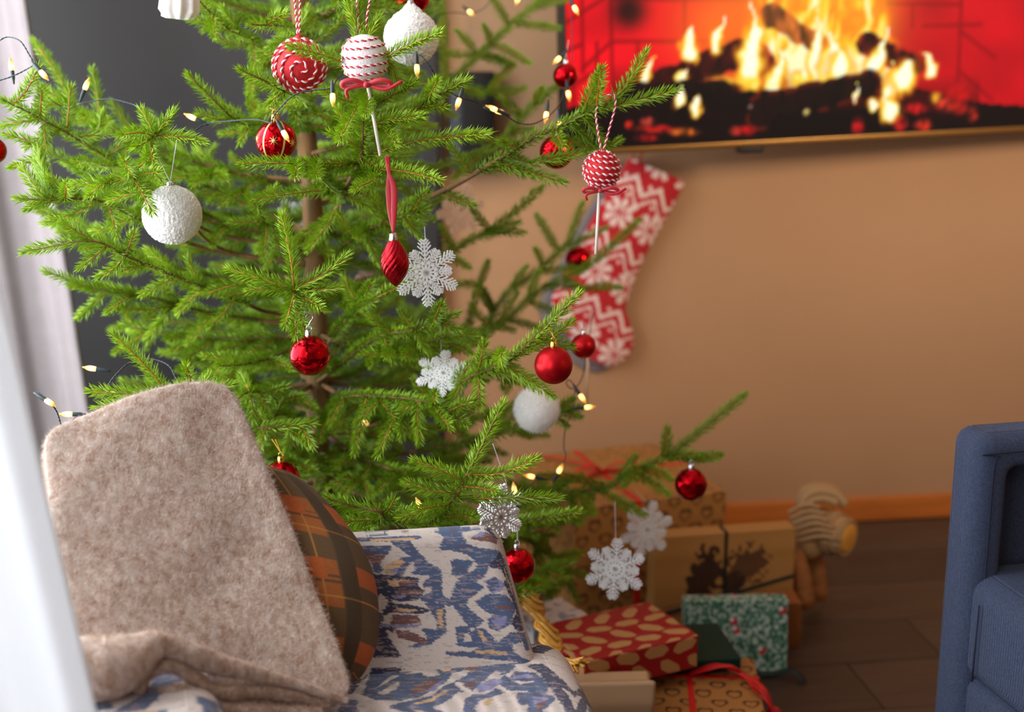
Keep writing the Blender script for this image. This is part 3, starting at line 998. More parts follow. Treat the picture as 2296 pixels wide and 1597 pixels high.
# arched drooping boughs low in the middle
hero([(720, 990, 2.38), (760, 900, 2.25), (860, 890, 2.15), (972, 908, 2.08), (1048, 954, 2.04)],
     [(940, 905, 886, 940), (886, 938, 847, 1018, 2.1), (972, 910, 975, 880), (972, 912, 1010, 960), (900, 895, 900, 980), (860, 890, 800, 950), (820, 892, 795, 1016), (1000, 920, 1060, 900), (780, 900, 740, 950), (930, 905, 940, 990)], tone=0.52, bare=0.1)
hero([(690, 1010, 2.38), (640, 930, 2.2), (580, 960, 2.1), (706, 950, 2.1)],
     [(600, 950, 560, 900), (620, 940, 640, 890), (600, 960, 580, 1010), (640, 960, 690, 1000), (650, 950, 640, 1020), (680, 955, 700, 1000)], tone=0.54, bare=0.2)
hero([(680, 1030, 2.4), (620, 900, 2.2), (560, 880, 2.1), (520, 905, 2.05)],
     [(560, 880, 540, 840), (600, 890, 640, 870), (580, 885, 600, 930), (620, 900, 680, 890), (560, 890, 570, 940)], tone=0.5, bare=0.3)
# long low bough on the right
hero([(800, 1200, 2.45), (1060, 1150, 2.5), (1220, 1115, 2.5), (1357, 1094, 2.5), (1432, 1052, 2.5), (1487, 1029, 2.49), (1542, 990, 2.48), (1670, 886, 2.46)],
     [(1490, 1026, 1497, 962), (1494, 1036, 1572, 1020), (1540, 1030, 1616, 1020, 2.49), (1389, 1075, 1424, 1024), (1438, 1052, 1503, 1074), (1422, 1070, 1497, 1108), (1357, 1090, 1208, 1068, 2.5, 2.46), (1270, 1090, 1290, 1140), (1350, 1110, 1443, 1154, 2.5, 2.47), (1340, 1115, 1300, 1174), (1250, 1110, 1230, 1170), (1200, 1120, 1290, 1170), (1290, 1100, 1330, 1150), (1450, 1050, 1400, 1090), (1160, 1130, 1180, 1190), (1180, 1120, 1140, 1080)], r0=0.006, tone=0.36, bare=0.35)
hero([(800, 1260, 2.45), (1000, 1200, 2.52), (1150, 1200, 2.55), (1250, 1260, 2.56), (1290, 1340, 2.56)],
     [(1180, 1215, 1240, 1200), (1210, 1235, 1180, 1300), (1240, 1255, 1300, 1240), (1270, 1300, 1230, 1340), (1150, 1200, 1200, 1170), (1120, 1200, 1150, 1260), (1260, 1280, 1310, 1290), (1230, 1250, 1210, 1200), (1200, 1230, 1230, 1330)], tone=0.3, bare=0.2)
hero([(1080, 985, 2.4), (1200, 940, 2.38), (1312, 912, 2.36)],
     [(1240, 928, 1270, 955), (1260, 925, 1300, 935), (1250, 922, 1285, 895)], tone=0.34, bare=0.35)
# soft boughs deeper on the left
hero([(640, 800, 2.45), (480, 740, 2.5), (360, 720, 2.5), (250, 740, 2.5)],
     [(480, 740, 440, 690), (430, 730, 400, 790), (360, 720, 310, 690), (360, 722, 330, 780), (300, 730, 270, 690), (520, 755, 480, 810), (560, 770, 530, 700)], tone=0.42, bare=0.15)
hero([(640, 900, 2.45), (520, 840, 2.4), (440, 800, 2.4), (360, 790, 2.42)],
     [(520, 840, 480, 790), (480, 820, 450, 870), (440, 800, 400, 830), (560, 860, 530, 910), (570, 860, 560, 800), (500, 830, 540, 780)], tone=0.42, bare=0.15)
hero([(660, 420, 2.45), (560, 400, 2.4), (470, 380, 2.42), (400, 400, 2.45)],
     [(560, 400, 520, 350), (520, 390, 500, 440), (470, 380, 440, 330), (470, 382, 430, 430), (600, 410, 580, 460), (440, 390, 480, 330)], tone=0.45, bare=0.15)

# ---- the rest of the crown: whorls of ordinary boughs ------------------------------------------
OPEN = [  # places where the photograph shows the wall or curtain between the boughs (no shoot tips there)
    [(80, -400), (360, -400), (360, 0), (480, 120), (560, 250), (420, 250), (330, 245), (230, 210), (170, 170), (90, 80)],
    [(420, 130), (560, 200), (560, 400), (430, 330)],
    [(1000, -400), (3000, -400), (3000, 640), (1150, 640), (1000, 600)],
    [(1100, 600), (3000, 600), (3000, 1010), (1290, 1010), (1250, 900), (1100, 720)],
    [(1290, 880), (3000, 880), (3000, 1700), (1330, 1700), (1310, 1120)],
    [(-600, -400), (70, -400), (70, 1700), (-600, 1700)],
    [(100, 640), (250, 700), (270, 980), (100, 980)],
    [(960, 560), (1100, 560), (1100, 700), (960, 700)],
    [(480, 0), (560, 30), (560, 110), (480, 60)],
]


def blocked(p):
    x, y, d = proj(p)
    for z in OPEN:
        if bool(in_poly(np.array([x]), np.array([y]), z)[0]): return True
    if d < 2.25 and 672 < x < 742 and (300 < y < 610 or 820 < y < 910): return True
    if d < 2.1: return True
    for (bx, by, br, bd) in BALLS:
        if d < bd + 0.02 and math.hypot(x - bx, y - by) < br + 14: return True
    return False


BALLS = [(672, 147, 62, 1.95), (818, 132, 58, 1.9), (922, 82, 62, 2.1), (619, 316, 48, 2.0), (386, 482, 68, 1.93), (885, 585, 60, 1.93), (695, 797, 50, 1.95), (1241, 819, 46, 1.96),
         (1308, 776, 30, 2.3), (1203, 918, 52, 2.2), (955, 612, 80, 2.0), (995, 838, 66, 2.1), (1125, 1155, 80, 1.95), (632, 1070, 40, 1.98), (1248, 341, 40, 2.2)]
rnd = random.Random(21)
for wz in np.arange(0.30, 1.75, 0.085):
    nb = 6
    a_off = rnd.random() * 6.28
    Lmax = 0.62 - 0.20 * max(0, wz - 0.5)
    for k in range(nb):
        az = a_off + k * 2 * math.pi / nb + rnd.uniform(-0.25, 0.25)
        L = Lmax * rnd.uniform(0.75, 1.05)
        e0 = math.radians(6 + 24 * (wz - 0.3) / 1.4)
        dh = np.array([math.cos(az), math.sin(az), 0])
        p0 = trunk_at(wz)
        pts = [p0 + dh * (L * t) + np.array([0, 0, L * (math.tan(e0) * t - 0.28 * t * (1 - t) + 0.10 * t * t - (0.10 if wz < 0.75 else 0) * t)]) for t in np.linspace(0, 1, 6)]
        AP = smooth_path(pts, 28)
        # cut the bough where it would leave the crown of the photograph
        keep = len(AP)
        for i in range(4, len(AP)):
            if blocked(AP[i]) or AP[i][1] > wall_y(AP[i][0]) - 0.12 or AP[i][2] < 0.05:
                keep = i
                break
        if keep < 13: continue
        AP = AP[:keep]
        frac = keep / 28
        x, y, d = proj(AP[-1])
        if y < -330 or y > 1560: continue
        sh = []
        tone = 0.50 - 0.10 * (d > 2.5) + rnd.uniform(-0.08, 0.08)
        sp = 0.045
        Lk = L * frac
        ns = int(Lk * 0.8 / sp)
        for j in range(ns):
            t = 0.14 + 0.84 * (j + 0.5) / ns
            i = min(keep - 2, int(t * (keep - 1)))
            b = AP[i]
            tg = unit(AP[i + 1] - AP[i])
            sd = unit(np.cross(tg, [0, 0, 1]))
            for sgn in (-1, 1):
                if rnd.random() < 0.12: continue
                ln = rnd.uniform(0.065, 0.13) * (1.15 - 0.45 * t)
                an = math.radians(rnd.uniform(42, 68))
                dv = math.cos(an) * tg + sgn * math.sin(an) * sd + np.array([0, 0, rnd.uniform(-0.45, 0.12)])
                e = b + unit(dv) * ln
                if blocked(e) or e[1] > wall_y(e[0]) - 0.05: continue
                P = shoot_path(b, e)
                sh.append((P, tone + rnd.uniform(-0.08, 0.1)))
                if ln > 0.095:   # a pair of small side shoots
                    for s2 in (-1, 1):
                        bb = b + unit(dv) * ln * 0.45
                        sd2 = unit(np.cross(unit(dv), [0, 0, 1]))
                        e2 = bb + unit(unit(dv) * 0.7 + s2 * sd2 * 0.7 + np.array([0, 0, rnd.uniform(-0.3, 0.1)])) * ln * 0.5
                        if not blocked(e2): sh.append((shoot_path(bb, e2, n=5), tone + 0.08))
        build_branch(AP, 0.0048, sh, tone, bare=0.14)
print('branches', N_BR, 'needle triangles', NEED_TOTAL)

# ================================================================== ornaments
M_redgl = mat('red_mirror_glass', (196, 6, 22), rough=0.10, metal=0.92, vary=0.18, vscale=55)
M_redsat = mat('red_satin', (190, 10, 24), rough=0.36, metal=0.75)
M_redgrain = mat('red_glitter', (196, 24, 36), rough=0.35, metal=0.4, bump=0.6, bscale=900, vary=0.2, vscale=500)
M_redmat = mat('red_yarn', (190, 20, 38), rough=0.8)
M_white = mat('white_snow', (238, 236, 234), rough=0.75, bump=0.9, bscale=420, vary=0.05, vscale=260, sss=0.1)
M_whitepl = mat('white_glitter_plastic', (250, 250, 252), rough=0.45, bump=0.3, bscale=900)
M_whiteyarn = mat('white_yarn', (240, 226, 228), rough=0.85)
M_silver = mat('silver_cap', (205, 205, 210), rough=0.18, metal=1.0)
M_gold = mat('gold_cap', (214, 170, 84), rough=0.2, metal=1.0)
M_goldp = mat('gold_glitter_paint', (226, 196, 132), rough=0.4, metal=0.35, bump=0.4, bscale=900)
M_thread = mat('grey_thread', (196, 198, 204), rough=0.4)
M_gthread = mat('gold_thread', (206, 150, 30), rough=0.35, metal=0.5)
M_ribbon = mat('red_satin_ribbon', (176, 8, 34), rough=0.4, sheen=0.3)
M_stick = mat('white_paper_stick', (226, 214, 204), rough=0.7)
M_wire = mat('dark_green_wire', (38, 52, 58), rough=0.4)
M_peach = mat('pale_wood_flake', (226, 192, 172), rough=0.7, bump=0.3, bscale=600)


def ornament(name, c, label, cat='ornament', group=None):
    return empty(name, c, label, cat, group)


def thread(parent, pts, r, m, name='thread'):
    q = MB()
    V, Q, T = tube_geo(smooth_path([np.asarray(p, float) for p in pts], 18), r, 5)
    q.add(V, Q, T)
    return q.build(name, m, parent)


def cap_geo(parent, c, R, m, tilt=(0, 0, 1)):
    ax = unit(tilt)
    r = R * 0.2
    prof = [(r * 1.0, R * 0.96), (r * 1.04, R * 1.0), (r, R * 1.05), (r * 0.97, R * 1.26), (r * 0.8, R * 1.29), (1e-5, R * 1.30)]
    V, Q = lathe_geo(prof, 18, ax, c, rmod=lambda th, t: 1 + 0.05 * np.cos(8 * th))
    q = MB(); q.add(V, Q)
    k = q.build('cap', m, parent)
    ring = []
    a = unit(np.cross(ax, [0, 1, 0.01]))
    cc = np.asarray(c) + ax * R * 1.36
    for i in range(17):
        th = 2 * math.pi * i / 16
        ring.append(cc + R * 0.13 * (math.cos(th) * ax + math.sin(th) * a))
    q = MB(); V, Q, T = tube_geo(ring, R * 0.022, 5); q.add(V, Q, T); q.build('ring', m, k)
    return cc + ax * R * 0.12


def bauble(px, py, rp, d, m, label, cap=M_silver, string=None, smat=None, tilt=(0, 0, 1), facet=0, group=None, name='bauble', hook=False):
    c = at(px, py, d); R = rp * d / F
    o = ornament(name, c, label, 'bauble', group)
    q = MB()
    if facet == 1:      # lozenge facets
        nu, nv = 14, 10
        prof = [(max(1e-5, math.sin(math.pi * i / nv)) * R, -math.cos(math.pi * i / nv) * R) for i in range(nv + 1)]
        V = []
        for i, (r, h) in enumerate(prof):
            th = (np.arange(nu) + 0.5 * (i % 2)) * 2 * math.pi / nu
            V.append(np.column_stack([r * np.cos(th), r * np.sin(th), np.full(nu, h)]))
        V = np.vstack(V) + c
        T = []
        for i in range(nv):
            for j in range(nu):
                a0, a1 = i * nu + j, i * nu + (j + 1) % nu
                if i % 2 == 0:
                    b0, b1 = (i + 1) * nu + j, (i + 1) * nu + (j - 1) % nu
                    T += [(a0, a1, b0), (a0, b0, b1)]
                else:
                    b0, b1 = (i + 1) * nu + j, (i + 1) * nu + (j + 1) % nu
                    T += [(a0, a1, b1), (a0, b1, b0)]
        q.add(V, T=T)
        q.build('ball', m, o, smooth=False)
    else:
        V, Q = sphere_geo(c, R, 56, 36)
        q.add(V, Q)
        q.build('ball', m, o)
    if cap is not None:
        top = cap_geo(o, c, R, cap, tilt)
        if hook:
            P = [top, top + [R * 0.08, 0, R * 0.2], top + [R * 0.22, 0, R * 0.42], top + [0, 0, R * 0.62], top + [-R * 0.2, 0, R * 0.35], top + [-R * 0.12, 0, R * 0.9], top + [0, 0, R * 1.35]]
            thread(o, P, R * 0.045, M_silver, 'wire_hook')
        elif string is not None:
            for (sx, sy) in string:
                thread(o, [top, at(sx, sy, d)], 0.0005, smat or M_thread)
    return o, c, R


# red baubles
bauble(695, 797, 46, 1.95, M_redgl, 'shiny dark red bauble on a wire hook in front of the trunk', M_silver, hook=True)
bauble(1241, 819, 43, 1.96, M_redsat, 'large satin red bauble on gold thread above the fluffy white ball', M_gold, [(1230, 735), (1236, 735)], M_gthread)
bauble(1308, 776, 28, 2.3, M_redsat, 'small satin red bauble at the toe of the stocking', M_silver, [(1308, 720)], M_ribbon)
bauble(1268, 170, 28, 2.45, M_redgl, 'small glossy red bauble at the left edge of the television', M_silver, [(1275, 90)], M_thread)
bauble(1248, 341, 38, 2.2, M_redgl, 'glossy red bauble below the lower left television corner', M_silver, [(1250, 290)], M_thread)
bauble(1297, 582, 30, 2.85, M_redgl, 'red bauble half hidden by branches before the stocking', M_silver, [(1297, 535)], M_thread)
bauble(1549, 1086, 37, 2.42, mat('red_mirror_facets', (190, 4, 20), rough=0.08, metal=0.95), 'lozenge faceted red bauble hanging from the long low branch', M_silver, [(1549, 1030)], M_thread, facet=1)
bauble(632, 1072, 40, 2.02, mat('red_mirror_facets', (190, 4, 20)), 'faceted red bauble with gold cap peeking out behind the blanket', M_gold, [(610, 985), (617, 985)], M_gthread, facet=1)
bauble(1160, 1268, 40, 2.12, M_redgl, 'glossy red bauble partly hidden behind the armchair back', M_silver, [(1160, 1190)], M_thread)
bauble(-16, 338, 30, 2.1, M_redgl, 'dark red bauble at the left picture edge beside the curtain', M_silver, [(-2, 290)], M_thread)
bauble(922, -8, 42, 2.25, M_redgl, 'red bauble above the white textured ball at the top', M_gold, [(922, -90)], M_gthread)

# red bauble with gold stripes and stars
o, c, R = bauble(619, 316, 46, 2.0, M_redgl, 'red glass bauble with pale gold bands and stars', M_gold, [(598, 240), (626, 240)], M_gthread)
q = MB()
ax = unit([0.12, 0.1, 1]); u = unit(np.cross([0, 1, 0], ax)); v = np.cross(ax, u)
for k in range(6):
    a = math.radians(-118 + 60 * k)
    w = 0.075
    rows = []
    for i in range(25):
        th = math.pi * (0.06 + 0.88 * i / 24)
        for s in (-1, 1):
            aa = a + s * w / max(0.35, math.sin(th)) * 0.6
            rows.append(c + R * 1.006 * (math.cos(th) * ax + math.sin(th) * (math.cos(aa) * u + math.sin(aa) * v)))
    Q = [(2 * i, 2 * i + 1, 2 * i + 3, 2 * i + 2) for i in range(24)]
    q.add(rows, Q)
q.build('gold_band', M_goldp, o)
q = MB()
for k in range(6):
    a = math.radians(-88 + 60 * k)
    n0 = math.cos(a) * u + math.sin(a) * v
    tt = np.cross(ax, n0)
    for j in range(4):
        g = math.pi * j / 4 + 0.2
        dv = (math.cos(g) * tt + math.sin(g) * ax) * R * 0.24
        V, Q, T = tube_geo([c + R * 0.985 * n0 - dv * 0.98 - n0 * R * 0.02, c + R * 1.008 * n0, c + R * 0.985 * n0 + dv * 0.98 - n0 * R * 0.02], [0.0003, 0.0007, 0.0003], 5)
        q.add(V, Q, T)
q.build('gold_star', M_goldp, o)


def snow_ball(px, py, rp, d, label, rough, string=None, neck=False, m=M_white, seed=3, fur=False, flat=(1, 1, 1)):
    c = at(px, py, d); R = rp * d / F
    o = ornament('snowball_ornament', c, label, 'ornament')
    V, Q = sphere_geo((0, 0, 0), R, 150, 90, flat)
    N = V / np.linalg.norm(V, axis=1)[:, None]
    lon = np.arctan2(N[:, 1], N[:, 0]); lat = np.arcsin(np.clip(N[:, 2], -1, 1))
    n = 0
    for fq, am in ((15, 0.5), (36, 1.0)):
        n = n + am * (vnoise(N[:, 0] * fq + 90, N[:, 1] * fq + 90, seed) + vnoise(N[:, 1] * fq + 90, N[:, 2] * fq + 90, seed + 1) + vnoise(N[:, 2] * fq + 90, N[:, 0] * fq + 90, seed + 2)) * 0.6
    V = V + N * (n * rough * R)[:, None]
    if neck:
        k = np.clip((N[:, 2] - 0.88) / 0.12, 0, 1) ** 2
        V[:, 2] += k * R * 0.28; V[:, :2] *= (1 - 0.3 * k)[:, None]
    q = MB(); q.add(V + c, Q); q.build('ball', m, o)
    if fur:
        add_fuzz(o, V + c, Q, 5200, 0.006, 0.00022, (250, 248, 245), 'fur', jitter=0.06)
    top = c + np.array([0, 0, R * flat[2] * (1.2 if neck else 1.0)])
    if string:
        q = MB()
        V, Q = lathe_geo([(R * 0.13, -0.002), (R * 0.13, R * 0.14), (R * 0.06, R * 0.2), (1e-5, R * 0.21)], 12, (0, 0, 1), top - [0, 0, R * 0.05]); q.add(V, Q)
        q.build('cap', M_silver, o)
        for (sx, sy) in string:
            thread(o, [top + [0, 0, R * 0.1], at(sx, sy, d)], 0.0006, M_thread)
    return o


def add_fuzz(parent, V, Q, n, length, width, col, name='fuzz', mask=None, jitter=0.35, mname='wool_fibre'):
    """short curved fibres standing on a surface (uncountable)"""
    A, B, C_, D = V[Q[:, 0]], V[Q[:, 1]], V[Q[:, 2]], V[Q[:, 3]]
    nr = np.cross(C_ - A, D - B)
    ar = np.linalg.norm(nr, axis=1)
    nr = nr / (ar[:, None] + 1e-15)
    p = ar.copy()
    if mask is not None: p = p * mask(0.25 * (A + B + C_ + D))
    p /= p.sum()
    f = RNG.choice(len(Q), n, p=p)
    u, w = RNG.random((2, n, 1))
    P = (A[f] * (1 - u) + B[f] * u) * (1 - w) + (D[f] * (1 - u) + C_[f] * u) * w
    N = nr[f]
    rv = unit_rows(RNG.normal(size=(n, 3)))
    D1 = unit_rows(N * 0.7 + rv * 0.9)
    D2 = unit_rows(D1 + 1.0 * unit_rows(RNG.normal(size=(n, 3))))
    ln = length * RNG.uniform(0.5, 1.3, (n, 1))
    S = unit_rows(np.cross(D1, rv + 0.3)) * width
    v = np.stack([P - S, P + S, P + D1 * ln * 0.5 + S * 0.8, P + D1 * ln * 0.5 - S * 0.8, P + D1 * ln * 0.5 + D2 * ln * 0.5], 1)
    base = (np.arange(n) * 5)[:, None]
    q4 = base + np.array([[0, 1, 2, 3]])
    t3 = base + np.array([[3, 2, 4]])
    cc = lin(col) * RNG.uniform(1 - jitter, 1 + jitter, (n, 1))
    m = mat(mname, attr=True, rough=0.9, trans=0.35)
    return link(name, mesh_np(name, v.reshape(-1, 3), [q4, t3], np.repeat(np.clip(cc, 0, 1), 5, 0), True, [m]), parent, kind='stuff')


def unit_rows(a):
    return a / (np.linalg.norm(a, axis=1)[:, None] + 1e-12)


snow_ball(386, 482, 66, 1.93, 'grainy white snowball ornament hanging on the left side of the tree', 0.022, [(333, 306), (397, 312)])
snow_ball(922, 84, 61, 2.1, 'white textured ball with a neck behind a twig near the top', 0.03, [(925, -40)], neck=True, seed=8)
snow_ball(1203, 918, 50, 2.2, 'fluffy white pompom ball below the satin red bauble', 0.01, [(1203, 850)], fur=True, m=mat('white_fluff', (252, 250, 248), rough=0.95))

# white fluted ornament cut by the upper picture edge
c = at(404, -30, 2.0)
o = ornament('fluted_ornament', c, 'white fluted bell ornament at the upper picture edge', 'ornament')
k = 2.0 / F
V, Q = lathe_geo([(4 * k, -72 * k), (30 * k, -70 * k), (43 * k, -52 * k), (40 * k, -20 * k), (30 * k, 10 * k), (14 * k, 34 * k), (1e-5, 40 * k)], 84, (0.1, 0, 1), c, rmod=lambda th, t: 1 + 0.10 * np.cos(9 * th + 0.7))
q = MB(); q.add(V, Q); q.build('bell', mat('white_ceramic', (236, 230, 228), rough=0.4, vary=0.05, vscale=40), o)
V, Q = lathe_geo([(1e-5, -76 * k), (12 * k, -74 * k), (14 * k, -62 * k), (1e-5, -58 * k)], 16, (0.3, 0, 1), c + np.array([-10 * k, -0.01, 4 * k])); q = MB(); q.add(V, Q); q.build('clapper', mat('white_ceramic', (236, 230, 228)), o)
thread(o, [c + [0, 0, 38 * k], c + [0, 0, 110 * k]], 0.0006, M_thread)


# ---- lollipop ornaments with wound cord
def bow(parent, c, w, m, view=(0, -1, 0.2)):
    q = MB()
    for s in (-1, 1):
        lp = [c, c + [s * w * 0.35, -0.004, w * 0.12], c + [s * w * 0.62, -0.003, w * 0.06], c + [s * w * 0.6, -0.001, -w * 0.06], c + [s * w * 0.3, 0, -w * 0.05], c]
        V, Q, T = tube_geo(smooth_path(np.array(lp), 24), w * 0.035, 6, flat=2.2); q.add(V, Q, T)
        tl = [c, c + [s * w * 0.5, -0.004, -w * 0.12], c + [s * w * (0.95 if s > 0 else 0.5), -0.003, w * (0.1 if s > 0 else -0.35)]]
        V, Q, T = tube_geo(smooth_path(np.array(tl), 14), w * 0.03, 6, flat=1.8); q.add(V, Q, T)
    V, Q = sphere_geo(c + [0, -0.003, 0], w * 0.09, 10, 8); q.add(V, Q)
    q.build('bow', m, parent)


# white ball with red dashes
d = 1.9; c = at(818, 132, d); R = 54 * d / F
o = ornament('lollipop_ornament', c, 'white lollipop ornament wound with red dashed cord, red bow and stick', 'ornament')
q = MB(); V, Q = sphere_geo(c, R, 64, 44); q.add(V, Q); q.build('ball', mat('white_glitter_ball', (236, 226, 228), rough=0.6, bump=0.8, bscale=700, vary=0.06, vscale=400), o)
ax = unit([-0.16, -0.12, 1]); u = unit(np.cross([0, 1, 0], ax)); v = np.cross(ax, u)
t = np.linspace(0.16, 0.93, 420) * math.pi
phi = t / math.pi * 2 * math.pi * 8.6
P = c + R * 1.012 * (np.cos(t)[:, None] * ax + np.sin(t)[:, None] * (np.cos(phi)[:, None] * u + np.sin(phi)[:, None] * v))
q = MB(); rope_geo(q, P, 0.0018, 0.0095); q.build('cord', [M_whiteyarn, M_redmat], o)
q = MB()
for (x0, x1) in (((806, 72), (801, -10)), ((820, 72), (832, -10))):
    rope_geo(q, smooth_path([at(*x0, d), at((x0[0] + x1[0]) / 2 - 2, 30, d - 0.01), at(*x1, d)], 24), 0.0017, 0.009)
q.build('hanging_cord', [M_whiteyarn, M_redmat], o)
bow(o, at(822, 190, d - 0.02), 0.05, M_ribbon)
q = MB(); V, Q, T = tube_geo([at(823, 183, d - 0.005), at(853, 349, d - 0.01)], 0.0024, 10); q.add(V, Q, T); q.build('stick', M_stick, o)

# red ball wound with twisted cord
d = 2.02; c = at(1350, 381, d); R = 41 * d / F
o = ornament('lollipop_ornament', c, 'red lollipop ornament wound with red and white cord before the stocking', 'ornament')
q = MB(); V, Q = sphere_geo(c, R, 56, 36); q.add(V, Q); q.build('ball', M_redgrain, o)
ax = unit([0.05, -0.14, 1]); u = unit(np.cross([0, 1, 0], ax)); v = np.cross(ax, u)
t = np.linspace(0.1, 0.95, 520) * math.pi
phi = t / math.pi * 2 * math.pi * 9.5
P = c + R * 1.03 * (np.cos(t)[:, None] * ax + np.sin(t)[:, None] * (np.cos(phi)[:, None] * u + np.sin(phi)[:, None] * v))
q = MB(); rope_geo(q, P, 0.0021, 0.0095); q.build('cord', [M_whiteyarn, M_redmat], o)
q = MB()
rope_geo(q, smooth_path([at(1348, 340, d), at(1340, 290, d - 0.01), at(1337, 248, d - 0.01), at(1352, 222, d - 0.02), at(1374, 212, d - 0.02), at(1380, 235, d - 0.02), at(1366, 290, d - 0.01), at(1352, 340, d)], 70), 0.0016, 0.009)
q.build('hanging_cord', [M_whiteyarn, M_redmat], o)
bow(o, at(1346, 428, d - 0.012), 0.038, M_ribbon)
q = MB(); V, Q, T = tube_geo([at(1344, 425, d), at(1336, 570, d)], 0.0022, 10); q.add(V, Q, T); q.build('stick', M_stick, o)

# red ball with a flat spiral of cord
d = 1.97; c = at(672, 147, d); R = 59 * d / F
o = ornament('lollipop_ornament', c, 'red glitter ball with a spiral of red and white cord, hung at the top', 'ornament')
q = MB(); V, Q = sphere_geo(c, R, 64, 44); q.add(V, Q)
V, Q = lathe_geo([(R * 0.16, R * 0.96), (R * 0.17, R * 1.06), (R * 0.1, R * 1.13), (1e-5, R * 1.14)], 14, (0, 0, 1), c); q.add(V, Q)
q.build('ball', M_redgrain, o)
ax = unit([0.20, -1.0, -0.12]); u = unit(np.cross(ax, [0, 0, 1])); v = np.cross(ax, u)
t = np.linspace(0.03, 0.60, 620) * math.pi
phi = t / math.pi * 2 * math.pi * 8.2
P = c + R * 1.02 * (np.cos(t)[:, None] * ax + np.sin(t)[:, None] * (np.cos(phi)[:, None] * u + np.sin(phi)[:, None] * v))
q = MB(); rope_geo(q, P, 0.0022, 0.011); q.build('cord', [M_whiteyarn, M_redmat], o)
q = MB()
for (x0, x1) in (((668, 84), (660, -10)), ((671, 84), (673, -10))):
    rope_geo(q, smooth_path([at(*x0, d), at(*x1, d)], 20), 0.0017, 0.009)
q.build('hanging_cord', [M_whiteyarn, M_redmat], o)

# twisted drop ornament on a red ribbon
d = 1.93; c = at(885, 588, d); k = d / F
o = ornament('drop_ornament', c, 'red spiral ribbed drop ornament hanging on a red ribbon', 'ornament')
prof = []
for i in range(41):
    t = i / 40
    h = (-56 + 108 * t) * k
    r = 31 * k * (math.sin(math.pi * min(1, max(0, t * 0.94 + 0.0)) ** 0.92)) ** 0.85 + 0.5 * k
    prof.append((max(r, 1e-5), h))
V, Q = lathe_geo(prof, 120, (-0.04, 0, 1), c, twist=lambda t: 2.9 * t, rmod=lambda th, t: 1 + 0.05 * (np.abs(np.sin(7 * th)) ** 0.6 - 0.5))
q = MB(); q.add(V, Q); q.build('body', mat('red_pearl_glass', (172, 12, 28), rough=0.22, metal=0.8), o)
top = c + np.array([-0.04 * 52 * k, 0, 50 * k])
V, Q = lathe_geo([(9 * k, -4 * k), (9.5 * k, 0), (9 * k, 14 * k), (6 * k, 17 * k), (1e-5, 17 * k)], 18, (0, 0, 1), top, rmod=lambda th, t: 1 + 0.06 * np.cos(9 * th)); q = MB(); q.add(V, Q); q.build('cap', M_silver, o)
q = MB()
for dx, off in ((-4, 0), (7, 0.002)):
    P = smooth_path([at(882, 522, d), at(878 + dx * 0.8, 470, d - off), at(876 + dx, 420, d - off), at(872, 386, d), at(868, 350, d + 0.01)], 30)
    V, Q, T = tube_geo(P, np.interp(np.linspace(0, 1, len(P)), [0, .25, .5, .75, 1], np.array([0.0016, 0.004, 0.0042, 0.0022, 0.0034]) * 0.15), 8, flat=7.0); q.add(V, Q, T)
q.build('ribbon', M_ribbon, o)

# bare wooden stick of a hidden lollipop
d = 2.55
o = ornament('lollipop_ornament', at(1316, 800, d), 'pale lollipop stick hanging below the small satin bauble', 'ornament')
q = MB(); V, Q, T = tube_geo([at(1312, 785, d + 0.02), at(1318, 815, d), at(1314, 905, d)], 0.0028, 10); q.add(V, Q, T); q.build('stick', mat('pale_wood_stick', (214, 176, 142), rough=0.7), o)
q = MB(); V, Q = sphere_geo(at(1309, 777, d + 0.02), 0.015, 24, 16); q.add(V, Q); q.build('ball', M_redgrain, o)

